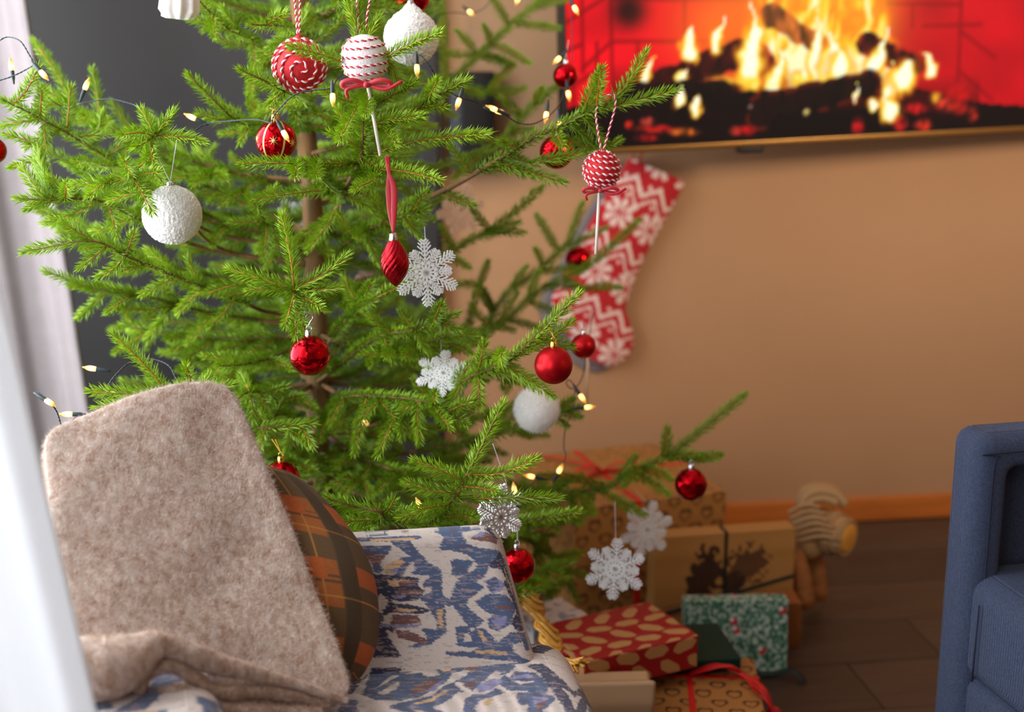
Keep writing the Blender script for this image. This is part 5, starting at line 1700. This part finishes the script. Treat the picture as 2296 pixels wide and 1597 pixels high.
# ---- plaid cushion between blanket and backrest
M_plaid = mat('plaid_flannel', attr=True, rough=0.9, weave=0.22, wscale=4200, bump=0.25, bscale=1300, sheen=0.05, vary=0.12, vscale=300)
V, Q, P, Fc = rbox((1, 1, 1), 0.16, (110, 150, 6))
u = V[:, 0]; v = V[:, 1]; w = V[:, 2]
cu = (P[:, 0] + 1) / 2; cv = (P[:, 1] + 1) / 2
tl, tr, br, bl = at(400, 1010, 1.84), at(657, 1060, 1.77), at(800, 1535, 1.69), at(520, 1545, 1.62)
U = ((u + 1) / 2)[:, None]; Vv = ((v + 1) / 2)[:, None]
base = (tl * (1 - U) + tr * U) * Vv + (bl * (1 - U) + br * U) * (1 - Vv)
nn = unit(np.cross(tr - tl, tl - bl))
if nn[1] > 0: nn = -nn
thk = 0.052 * (np.clip(1 - np.abs(u) ** 3.0, 0, 1) * np.clip(1 - np.abs(v) ** 2.4, 0, 1)) ** 0.6 + 0.003
bul = (np.clip(1 - v ** 2, 0, 1) * np.clip((u + 0.2) / 1.2, 0, 1))[:, None]
W = base + nn * (w * thk)[:, None] + (cex * 0.060 + np.array([0, -0.01, 0.004])) * bul + 0.004 * np.sin(v * 7 + u * 3)[:, None] * nn
ORG = lin((150, 84, 32)); DBR = lin((86, 63, 36)); RST = lin((164, 80, 28)); OCH = lin((180, 122, 54))
colr = np.tile(ORG, (len(W), 1))
gu = (cu * 1.0) % 1.0; gv = cv
sx_ = 1 - cu
colr[(sx_ < 0.12)] = DBR
k = (cv > 0.86); colr[k] = DBR * 0.95
band = ((cv * 3.2 + 0.1) % 1.0)
colr[(band > 0.62) & (sx_ >= 0.12)] = DBR * 1.15
colr[(band > 0.30) & (band < 0.34)] = DBR
colr[(band > 0.38) & (band < 0.41)] = DBR
colr[(band > 0.12) & (band < 0.14)] = OCH
b2 = ((sx_ * 4.2 + 0.25) % 1.0)
colr[(b2 > 0.45) & (b2 < 0.72)] *= 0.62
colr[(b2 > 0.08) & (b2 < 0.11)] = OCH * 0.9
colr[(band > 0.34) & (band < 0.62) & (b2 < 0.45)] = RST
cus = link('cushion', mesh_np('cushion', W, Q, np.clip(colr, 0, 1), True, [M_plaid]))
tag(cus, 'orange and brown plaid cushion wedged between blanket and armchair back', 'cushion')

# ---- folded wool blanket
M_wool = mat('felted_wool', (150, 114, 90), rough=0.95, sheen=0.25, vary=0.5, vscale=95, color2=(212, 196, 186), bump=0.9, bscale=380, stretch=(1.15, 1, 0.6))
bk = empty('blanket', at(450, 1500, 1.6), 'thick beige wool blanket folded and leaning on the armchair', 'blanket')
topc = smooth_path([at(96, 990, 1.66), at(230, 932, 1.695), at(340, 895, 1.72), at(430, 879, 1.74), at(512, 884, 1.755)], 60)
botc = smooth_path([at(150, 1572, 1.54), at(330, 1556, 1.57), at(560, 1566, 1.615), at(788, 1578, 1.64)], 60)
V, Q, P, Fc = rbox((1, 1, 1), 0.13, (70, 90, 5))
U = (V[:, 0] + 1) / 2; T_ = (V[:, 1] + 1) / 2; w = V[:, 2]
it = U * (len(topc) - 1); ib = U * (len(botc) - 1)
def samp(C_, i):
    return np.stack([np.interp(i, np.arange(len(C_)), C_[:, j]) for j in range(3)], 1)
A_ = samp(topc, it); B_ = samp(botc, ib)
base = A_ * T_[:, None] + B_ * (1 - T_)[:, None]
nn = unit(np.cross(topc[-1] - topc[0], topc[0] - botc[0]))
if nn[1] > 0: nn = -nn
sagc = 0.012 * np.sin(math.pi * T_) * (0.4 + 0.6 * U)
W = base + nn * (0.030 * w - sagc * 0.6 + 0.004 * vnoise(U * 5, T_ * 6, 2))[:, None]
W += cex * (0.006 * np.sin(math.pi * T_) * U)[:, None]
main_V, main_Q = W, Q
link('folded_stack', mesh_np('folded_stack', W, Q, None, True, [M_wool]), bk)


def fold(pts, rad, name, flat=0.75):
    P = smooth_path([at(*p) for p in pts], 12 * len(pts))
    rr = np.interp(np.linspace(0, 1, len(P)), np.linspace(0, 1, len(rad)), np.array(rad) * 1.6 / F)
    V, Q, T = tube_geo(P, rr, 22, True, flat)
    V += 0.0012 * np.stack([vnoise(V[:, 0] * 90, V[:, 2] * 90, s) for s in (1, 2, 3)], 1)
    q = MB(); q.add(V, Q, T); q.build(name, M_wool, bk)
    return V, Q


f1 = fold([(110, 1500, 1.46), (190, 1500, 1.465), (250, 1496, 1.47), (300, 1474, 1.478), (342, 1450, 1.487), (372, 1450, 1.495), (461, 1480, 1.515), (554, 1506, 1.54), (646, 1530, 1.57), (720, 1552, 1.59), (780, 1571, 1.61)], [66, 70, 70, 55, 36, 28, 27, 21, 14, 11, 6], 'upper_fold', 0.95)
f2 = fold([(306, 1556, 1.475), (326, 1514, 1.48), (368, 1493, 1.487), (405, 1500, 1.497), (440, 1526, 1.505), (475, 1548, 1.515), (515, 1556, 1.525), (570, 1552, 1.545), (650, 1561, 1.57), (740, 1580, 1.60)], [13, 14, 15, 15, 16, 17, 17, 16, 14, 8], 'inner_fold', 1.0)
f3 = fold([(330, 1570, 1.48), (385, 1556, 1.487), (430, 1566, 1.495), (480, 1592, 1.51), (560, 1600, 1.53), (640, 1602, 1.555), (720, 1600, 1.58)], [12, 17, 18, 20, 20, 18, 14], 'lower_fold', 1.0)
add_fuzz(bk, main_V, main_Q, 60000, 0.0075, 0.0002, (208, 190, 178), 'wool_fuzz', mask=lambda p: (p @ V_F < 1.86).astype(float), jitter=0.3)
for i, (fv, fq) in enumerate((f1, f2, f3)):
    add_fuzz(bk, fv, fq, 8000, 0.006, 0.0002, (190, 162, 142), 'wool_fuzz', jitter=0.3)

# ================================================================== blue armchair on the right
M_blue = mat('blue_tweed', (46, 62, 98), rough=0.92, weave=0.6, wscale=1500, bump=0.9, bscale=700, vary=0.6, vscale=300, sheen=0.1)
M_seam = mat('dark_seam', (26, 32, 52), rough=0.9)
bA = math.radians(13)
bx = np.array([math.cos(bA), math.sin(bA), 0]); bf = np.array([math.sin(bA), -math.cos(bA), 0])   # width, front
ZB = 0.665; ZQ = 0.455
pr = at(2130, 958, 2.09)             # rear left top corner
sofa = empty('blue_armchair', (pr[0] + 0.3, pr[1], 0), 'blue tweed armchair at the right picture edge', 'armchair')
BT = 0.085
def sofa_box(name, a0, a1, f0, f1, z0, z1, r, n=(20, 20, 20), m=M_blue, slope=0.0):
    V, Q, P, Fc = rbox(((a1 - a0) / 2, (f1 - f0) / 2, (z1 - z0) / 2), r, n)
    o_ = np.array([pr[0], pr[1], 0]) + bx * ((a0 + a1) / 2) + bf * ((f0 + f1) / 2)
    # local x along bx, local y along -bf
    W = o_ + bx * V[:, :1] - bf * V[:, 1:2]
    W[:, 2] = (z0 + z1) / 2 + V[:, 2]
    q = MB(); q.add(W, Q)
    return q.build(name, m, sofa)
V, Q, P, Fc = rbox((0.36, BT / 2, (ZB - 0.14) / 2), 0.026, (90, 10, 80))
sm = lambda t: np.clip(t, 0, 1) ** 2 * (3 - 2 * np.clip(t, 0, 1))
dent = sm((0.36 - np.abs(P[:, 0]) - 0.042) / 0.030) * sm(((ZB - 0.14) / 2 - P[:, 2] - 0.040) / 0.030) * (Fc == 2)
V[:, 1] += 0.058 * dent
W = np.array([pr[0], pr[1], 0]) + bx * (V[:, :1] + 0.36) + bf * (BT / 2 - V[:, 1:2])
W[:, 2] = (ZB + 0.14) / 2 + V[:, 2]
q = MB(); q.add(W, Q); q.build('backrest', M_blue, sofa)
sofa_box('seat_cushion', 0.010, 0.71, 0.03, 0.60, 0.29, ZQ, 0.03)
sofa_box('seat_base', 0.012, 0.708, 0.03, 0.58, 0.13, 0.295, 0.02)
for a in (0.06, 0.66):
    for f_ in (0.06, 0.52):
        p = np.array([pr[0], pr[1], 0]) + bx * a + bf * f_
        q = MB(); V, Q = lathe_geo([(0.012, 0), (0.018, 0.135), (1e-5, 0.14)], 14, (0, 0, 1), p); q.add(V, Q); q.build('leg', mat('beech_leg', (150, 104, 66)), sofa)
def sp(a, f_, z): return np.array([pr[0], pr[1], 0]) + bx * a + bf * f_ + np.array([0, 0, z])
q = MB()
V, Q, T = tube_geo(smooth_path([sp(0.024, BT, 0.30), sp(0.024, BT, 0.5), sp(0.024, BT, ZB - 0.05), sp(0.032, BT, ZB - 0.030), sp(0.055, BT, ZB - 0.024), sp(0.66, BT, ZB - 0.024)], 60), 0.0011, 6); q.add(V, Q, T)
V, Q, T = tube_geo([sp(0.004, BT + 0.02, 0.30), sp(0.004, BT + 0.022, 0.42)], 0.0014, 6); q.add(V, Q, T)
q.build('seam', M_seam, sofa)

# ================================================================== gifts under the tree
M_paper = mat('wrapping_paper', attr=True, rough=0.55, bump=0.12, bscale=45)
KR = np.array((166, 112, 54.)); 


def heart(x, y, s, lw):
    ins = lambda k: ((x / k) ** 2 + (y / k) ** 2 - 1) ** 3 - (x / k) ** 2 * (y / k) ** 3 < 0
    return ins(s) & ~ins(s * lw)


def pat_heart(a, b, f):
    c = np.tile(lin(KR), (len(a), 1))
    P = 0.052
    r = np.floor(b / (P * 0.62))
    aa = (a + 0.5 * P * (r % 2)) % P - P / 2; bb = b % (P * 0.62) - P * 0.31
    c[heart(aa, bb + 0.002, 0.0125, 0.66)] = lin((78, 48, 22))
    return c


def pat_text(a, b, f):
    c = np.tile(lin(KR * 1.05), (len(a), 1))
    ln = (b % 0.016) < 0.007
    w = vnoise(a * 160, np.floor(b / 0.016) * 3.1, 3) > -0.15
    c[ln & w] = lin((128, 84, 44))
    return c


def pat_heart_text(a, b, f):
    c = pat_heart(a, b, f)
    t = (f == 5)
    c[t] = pat_text(a, b, f)[t]
    return c


def pat_tree(a, b, f):
    c = np.tile(lin((172, 120, 62)), (len(a), 1))
    m = (f == 2)
    for cx_, cy_, rx, ry, s in ((-0.035, 0.035, 0.030, 0.055, 1), (0.05, 0.045, 0.045, 0.042, 2), (-0.06, 0.0, 0.018, 0.05, 3), (0.02, 0.0, 0.03, 0.03, 4)):
        n = np.hypot((a - cx_) / rx, (b - cy_) / ry) + 0.45 * vnoise(a * 130, b * 130, s) < 0.95
        c[m & n] = lin((60, 34, 20) if s != 2 else (96, 62, 36))
    for x_ in (-0.055, 0.0, 0.015):
        c[m & (np.abs(a - x_) < 0.003) & (b < 0.03) & (b > -0.07)] = lin((70, 40, 22))
    gr = m & (vnoise(a * 60, b * 200, 7) > 0.35) & (b < -0.03) & (b > -0.065)
    c[gr] = lin((150, 100, 56))
    return c


def pat_red(a, b, f):
    c = np.tile(lin((158, 8, 12)), (len(a), 1))
    P, Qh = 0.056, 0.034
    r = np.floor(b / Qh)
    for sh in (0,):
        col_ = np.floor((a + 0.5 * P * (r % 2)) / P)
        aa = (a + 0.5 * P * (r % 2)) % P - P / 2; bb = b % Qh - Qh / 2
        ang = np.sin(col_ * 12.9 + r * 7.7) * 0.7
        x = aa * np.cos(ang) + bb * np.sin(ang); y = -aa * np.sin(ang) + bb * np.cos(ang)
        leaf = (np.abs(y) < 0.0105 * np.clip(1.25 - (np.abs(x) / 0.022) ** 2.5, 0, 1)) & (np.abs(x) < 0.023)
        c[leaf] = lin((190, 140, 84))
    return c


def pat_green(a, b, f):
    c = np.tile(lin((168, 186, 168)), (len(a), 1))
    n = vnoise(a * 210, b * 210, 3); n2 = vnoise(a * 330 + 5, b * 150, 6)
    c[n > 0.05] = lin((86, 128, 104))
    c[n2 > 0.35] = lin((30, 92, 66))
    c[n < -0.6] = lin((206, 214, 200))
    for (x_, y_) in ((-0.048, 0.018), (0.0, 0.012), (0.05, -0.03), (-0.005, 0.03), (0.09, 0.05), (-0.1, -0.03)):
        c[np.hypot(a - x_, b - y_) < 0.0075] = lin((200, 30, 46))
        c[np.hypot(a - x_ + 0.004, b - y_ - 0.004) < 0.0042] = lin((240, 226, 220))
    return c


def plain(rgb):
    return lambda a, b, f: np.tile(lin(rgb), (len(a), 1)) * (1 + 0.05 * vnoise(a * 40, b * 40, 4))[:, None]


def pat_blueprint(a, b, f):
    c = np.tile(lin((226, 216, 210)), (len(a), 1))
    c[vnoise(a * 90, b * 90, 8) > 0.3] = lin((150, 160, 176))
    return c


def gift(name, c, h, yaw, pat, label, tilt=0.0, r=0.003, n=(70, 46, 60), crumple=0.0012, group='wrapped gifts under the tree', m=None):
    """c: centre of the bottom face; h: half sizes"""
    V, Q, P, Fc = rbox(h, r, n)
    a = np.where(np.isin(Fc, (0, 1)), P[:, 1], P[:, 0]); b = np.where(np.isin(Fc, (4, 5)), P[:, 1], P[:, 2])
    col = pat(a, b, Fc)
    V = V + crumple * np.stack([vnoise(V[:, 1] * 40 + 9, V[:, 2] * 40, s) for s in (1, 2, 3)], 1)
    V[:, 2] += h[2]
    R_ = rotz(yaw) @ rotx(tilt)
    W = V @ R_.T + np.asarray(c)
    o = empty(name, c, label, 'gift', group)
    link('wrapped_box', mesh_np('wrapped_box', W, Q, np.clip(col, 0, 1), True, [m or M_paper]), o)
    to = lambda x, y, z: np.asarray(c) + R_ @ np.array([x, y, z])
    return o, to


def ribbon(parent, pts, w, m, flat=0.12, name='ribbon', n=None):
    P = smooth_path(np.array(pts), n or 10 * len(pts))
    q = MB(); V, Q, T = tube_geo(P, w, 8, True, flat); q.add(V, Q, T)
    return q.build(name, m, parent)


def bands(parent, to, h, w, m, xs=(0,), ys=(), zs=(), e=0.0016):
    """flat ribbon loops round a box"""
    q = MB()
    def strip(c, hh):
        V, Q, P, _ = rbox(hh, 0.0007, (1, 1, 1))
        q.add(np.array([to(*(p + np.asarray(c))) for p in V]), Q)
    H2 = 2 * h[2]
    for x in xs:
        strip((x, 0, H2), (w, h[1] + e, e)); strip((x, -h[1], h[2]), (w, e, h[2] - e)); strip((x, h[1], h[2]), (w, e, h[2] - e))
    for y in ys:
        strip((0, y, H2 + 0.0004), (h[0] + e, w, e)); strip((-h[0], y, h[2]), (e, w, h[2] - e)); strip((h[0], y, h[2]), (e, w, h[2] - e))
    for z in zs:
        strip((0, -h[1], z), (h[0] + e, e, w)); strip((0, h[1], z), (h[0] + e, e, w)); strip((-h[0], 0, z), (e, h[1], w)); strip((h[0], 0, z), (e, h[1], w))
    return q.build('ribbon', m, parent, smooth=False)


M_rib = mat('red_gift_ribbon', (206, 14, 22), rough=0.4)
M_grib = mat('dark_green_ribbon', (12, 30, 24), rough=0.6)
# big kraft box at the wall
h = (0.175, 0.185, 0.125)
o, to = gift('gift_box', (0.235, 3.02, 0), h, math.radians(19), pat_heart_text, 'large kraft gift box printed with hearts and script, red ribbon on top', n=(90, 90, 60))
bands(o, to, h, 0.006, M_rib, xs=(-0.03,), ys=(0.02,))
for s in (-1, 1):
    ribbon(o, [to(-0.03, 0.02, 0.252), to(-0.03 + s * 0.03, 0.0, 0.275), to(-0.03 + s * 0.07, -0.02, 0.272), to(-0.03 + s * 0.075, -0.03, 0.257), to(-0.03 + s * 0.03, 0.0, 0.254), to(-0.03, 0.02, 0.253)], 0.008, M_rib, 0.2, 'bow')
    ribbon(o, [to(-0.03, 0.02, 0.254), to(-0.03 + s * 0.06, 0.05 - s * 0.06, 0.262), to(-0.03 + s * 0.12, 0.06 - s * 0.12, 0.254)], 0.006, M_rib, 0.2, 'ribbon_tail')
# kraft box with printed trees
h = (0.150, 0.022, 0.116)
c0 = at_z(1610, 1424, 0.0)
o, to = gift('gift_box', c0, h, math.radians(11), pat_tree, 'kraft gift with a printed picture of dark trees and black ribbon', n=(130, 10, 100))
bands(o, to, h, 0.0035, M_grib, xs=(0.002,))
ribbon(o, [to(-0.152, -0.0250, 0.062), to(0.0, -0.0250, 0.096), to(0.152, -0.0250, 0.130)], 0.0016, M_grib, 2.6, 'ribbon')
# green leaf patterned gift standing on edge
h = (0.101, 0.020, 0.073)
c1 = at_z(1645, 1500, 0.0)
o, to = gift('gift_box', c1, h, math.radians(2), pat_green, 'gift in green leaf paper with red toadstools standing on edge', n=(110, 10, 90), tilt=math.radians(-6))
# front kraft heart box with red ribbon
h = (0.098, 0.125, 0.068)
c2 = at_z(1575, 1545, 0.136); c2[2] = 0
o, to = gift('gift_box', c2, h, math.radians(-4), pat_heart, 'kraft heart gift box in front with a red ribbon and curls', n=(100, 110, 40))
bands(o, to, h, 0.005, M_rib, xs=(-0.02,), ys=(0.045,))
for i in range(3):
    p0 = to(0.05, 0.05, 0.138)
    ribbon(o, [to(-0.02, 0.045, 0.140), to(0.02 + 0.012 * i, 0.055 - 0.01 * i, 0.155 + 0.004 * i), to(0.055 + 0.01 * i, 0.045, 0.15 - 0.005 * i), to(0.085, 0.03 - 0.02 * i, 0.142), to(0.105, 0.0 - 0.02 * i, 0.135), to(0.118 + 0.006 * i, -0.02 - 0.015 * i, 0.10)], 0.006, M_rib, 0.25, 'ribbon_curl')
curl = []
for i in range(40):
    t = i / 39
    b = np.asarray(to(0.115 + 0.06 * t, -0.01 - 0.05 * t, 0.10 - 0.085 * t))
    curl.append(b + 0.012 * np.array([math.cos(t * 26), 0.6 * math.sin(t * 26), 0.8 * math.sin(t * 26)]))
ribbon(o, curl, 0.006, M_rib, 0.3, 'ribbon_curl', n=160)
# dark green flat box
h = (0.105, 0.075, 0.011)
c3 = at_z(1505, 1468, 0.141); c3[2] = 0.141
o, to = gift('gift_box', c3, h, math.radians(8), plain((10, 50, 40)), 'flat dark green gift box under the red gift', n=(10, 10, 4), crumple=0.0, m=mat('green_gloss_paper', attr=True, rough=0.6, spec=0.2))
# red gift with gold leaves
h = (0.112, 0.080, 0.030)
c4 = at_z(1385, 1420, 0.22); c4[2] = 0.166
o, to = gift('gift_box', c4, h, math.radians(27), pat_red, 'red gift with golden leaf pattern lying on the green box', n=(140, 100, 40), r=0.004)
# pale kraft box in the front
h = (0.078, 0.028, 0.103)
c5 = at_z(1354, 1520, 0.206); c5[2] = 0
o, to = gift('gift_box', c5, h, math.radians(3), plain((190, 152, 114)), 'plain pale kraft gift box in front of the straw bundle', n=(40, 16, 40), crumple=0.004, r=0.006)
# white printed gift, mostly hidden
h = (0.06, 0.05, 0.095)
c6 = at_z(1228, 1375, 0.19); c6[2] = 0
o, to = gift('gift_box', c6, h, math.radians(30), pat_blueprint, 'white gift with grey blue print half hidden behind the armchair', n=(50, 40, 50))
# brown box edge behind the green gift
h = (0.03, 0.03, 0.05)
c7 = at_z(1752, 1440, 0.0)
o, to = gift('gift_box', c7, h, math.radians(5), plain((150, 84, 36)), 'small brown gift box behind the green leaf gift', n=(6, 6, 6))
# loose dark ribbon on the floor
o = empty('ribbon_strip', at_z(1740, 1512, 0.0), 'loose dark green ribbon lying on the floor by the green gift', 'ribbon')
ribbon(o, [at_z(1680, 1508, 0.008), at_z(1720, 1512, 0.008), at_z(1750, 1508, 0.012), at_z(1775, 1505, 0.02), at_z(1792, 1516, 0.015), at_z(1802, 1530, 0.006)], 0.009, M_grib, 0.4, 'strip')

# straw bundle tied with red thread
M_straw = mat('straw', (222, 164, 66), rough=0.45, vary=0.25, vscale=60, coat=0.2)
o = empty('straw_bundle', at(1262, 1480, 2.2), 'plaited golden straw bundle tied with red thread beside the armchair', 'straw ornament')
tie = at(1258, 1482, 2.16)
for s in range(3):
    q = MB()
    P = []
    for i in range(50):
        t = i / 49
        b = at(1180 + 78 * t ** 0.9, 1335 + 145 * t, 2.2 - 0.04 * t)
        ph = t * 11 + s * 2.094
        P.append(b + 0.011 * (1 - 0.35 * t) * (math.cos(ph) * V_R + 0.6 * math.sin(ph) * V_F + 0.35 * math.sin(2 * ph) * V_U))
    for j in range(5):
        off = RNG.normal(0, 0.0028, 3)
        V, Q, T = tube_geo(np.array(P) + off, 0.0032, 6); q.add(V, Q, T)
    q.build('plait', M_straw, o)
for j in range(30):
    a = RNG.normal(0, 1); b = RNG.uniform(0, 1)
    e = at(1318 - 62 * b + RNG.normal(0, 5), 1478 + 50 * b + RNG.normal(0, 6), 2.12 + RNG.normal(0, 0.02))
    s0 = tie + RNG.normal(0, 0.003, 3)
    q = MB(); V, Q, T = tube_geo([s0, (s0 + e) / 2 + RNG.normal(0, 0.002, 3), e], 0.0021, 6); q.add(V, Q, T); q.build('straw', M_straw, o)
q = MB()
ring = []
dv = unit(at(1290, 1505, 2.12) - tie); a = unit(np.cross(dv, V_F)); b = np.cross(dv, a)
for i in range(60):
    th = i / 59 * 2 * math.pi * 4
    ring.append(tie + 0.0125 * (math.cos(th) * a + math.sin(th) * b) + dv * (-0.006 + 0.012 * i / 59))
V, Q, T = tube_geo(ring, 0.0015, 5); q.add(V, Q, T)
V, Q, T = tube_geo(smooth_path([tie + 0.012 * a, at(1240, 1500, 2.13), at(1238, 1520, 2.12)], 14), 0.0015, 5); q.add(V, Q, T)
V, Q, T = tube_geo(smooth_path([tie - 0.012 * V_F, at(1255, 1505, 2.12), at(1262, 1530, 2.11)], 14), 0.0015, 5); q.add(V, Q, T)
q.build('red_thread', M_redmat, o)

# raffia wrapped animal figure beside the gifts
M_raf = mat('raffia', (168, 126, 80), rough=0.8, vary=0.3, vscale=60, bump=0.5, bscale=200)
M_raf2 = mat('pale_raffia_cord', (168, 130, 88), rough=0.8)
M_rafd = mat('brown_raffia', (150, 92, 42), rough=0.85, vary=0.3, vscale=80, bump=0.5, bscale=200)
dA = 3.02
o = empty('straw_animal', at(1830, 1360, dA), 'raffia wound toy animal with a round snout standing beside the gifts', 'toy animal')
kA = dA / F
q = MB(); V, Q = sphere_geo((0, 0, 0), 1.0, 36, 26); V = V * [52 * kA, 60 * kA, 50 * kA] + at(1812, 1205, dA); q.add(V, Q); q.build('body', M_raf, o)
hc = at(1850, 1190, dA - 0.02)
hd = unit(0.85 * V_R - 0.25 * V_U - 0.75 * V_F)
V, Q = lathe_geo([(1e-5, -70 * kA), (34 * kA, -62 * kA), (48 * kA, -30 * kA), (48 * kA, 5 * kA), (44 * kA, 40 * kA), (38 * kA, 56 * kA), (36 * kA, 58 * kA), (1e-5, 58 * kA)], 30, hd, hc); q = MB(); q.add(V, Q); q.build('head', M_raf, o)
V, Q = lathe_geo([(1e-5, 57 * kA), (32 * kA, 57 * kA), (32 * kA, 60 * kA), (28 * kA, 62 * kA), (1e-5, 62 * kA)], 26, hd, hc); q = MB(); q.add(V, Q); q.build('snout', mat('amber_straw_disc', (214, 152, 60), rough=0.6, vary=0.15, vscale=40), o)
q = MB()
a = unit(np.cross(hd, [0, 0, 1])); b = np.cross(hd, a)
for sft, rr in ((56, 40), (50, 43), (30, 48), (24, 49), (18, 49)):
    V, Q, T = tube_geo([hc + hd * sft * kA + rr * kA * (math.cos(t) * a + math.sin(t) * b) for t in np.linspace(0, 6.283, 30)], 3.2 * kA, 6); q.add(V, Q, T)
q.build('cord_ring', M_raf2, o)
q = MB()
for i in range(6):
    s0 = at(1768 + 4 * i, 1150 + 13 * i, dA - 0.055); s1 = at(1838 + 10 * i, 1138 + 15 * i, dA - 0.075)
    V, Q, T = tube_geo(smooth_path([s0, (s0 + s1) / 2 + 0.012 * V_U - 0.01 * V_F, s1], 16), 5 * kA, 7); q.add(V, Q, T)
q.build('scarf_cord', M_raf2, o)
for (pts, nm) in (([(1790, 1130), (1800, 1104), (1830, 1092), (1866, 1098), (1890, 1122)], 'ear'), ([(1795, 1128), (1815, 1112), (1842, 1108), (1870, 1118)], 'ear')):
    q = MB()
    for j in range(3):
        P = smooth_path([at(x + 3 * j, y + 5 * j, dA - 0.02 - 0.01 * j) for x, y in pts], 24)
        V, Q, T = tube_geo(P, np.linspace(9, 12, len(P)) * kA, 8); q.add(V, Q, T)
    q.build(nm, M_raf2, o)
for (x0, y0, x1, y1, dd) in ((1780, 1240, 1802, 1365, -0.03), (1818, 1240, 1830, 1345, 0.05)):
    P = smooth_path([at(x0, y0, dA + dd), at((x0 + x1) / 2 + 6, (y0 + y1) / 2, dA + dd - 0.02), at(x1, y1, dA + dd - 0.02)], 24)
    q = MB(); V, Q, T = tube_geo(P, np.interp(np.linspace(0, 1, len(P)), [0, 0.7, 0.85, 1], [24, 22, 27, 20]) * kA, 14); q.add(V, Q, T); q.build('leg', M_rafd, o)
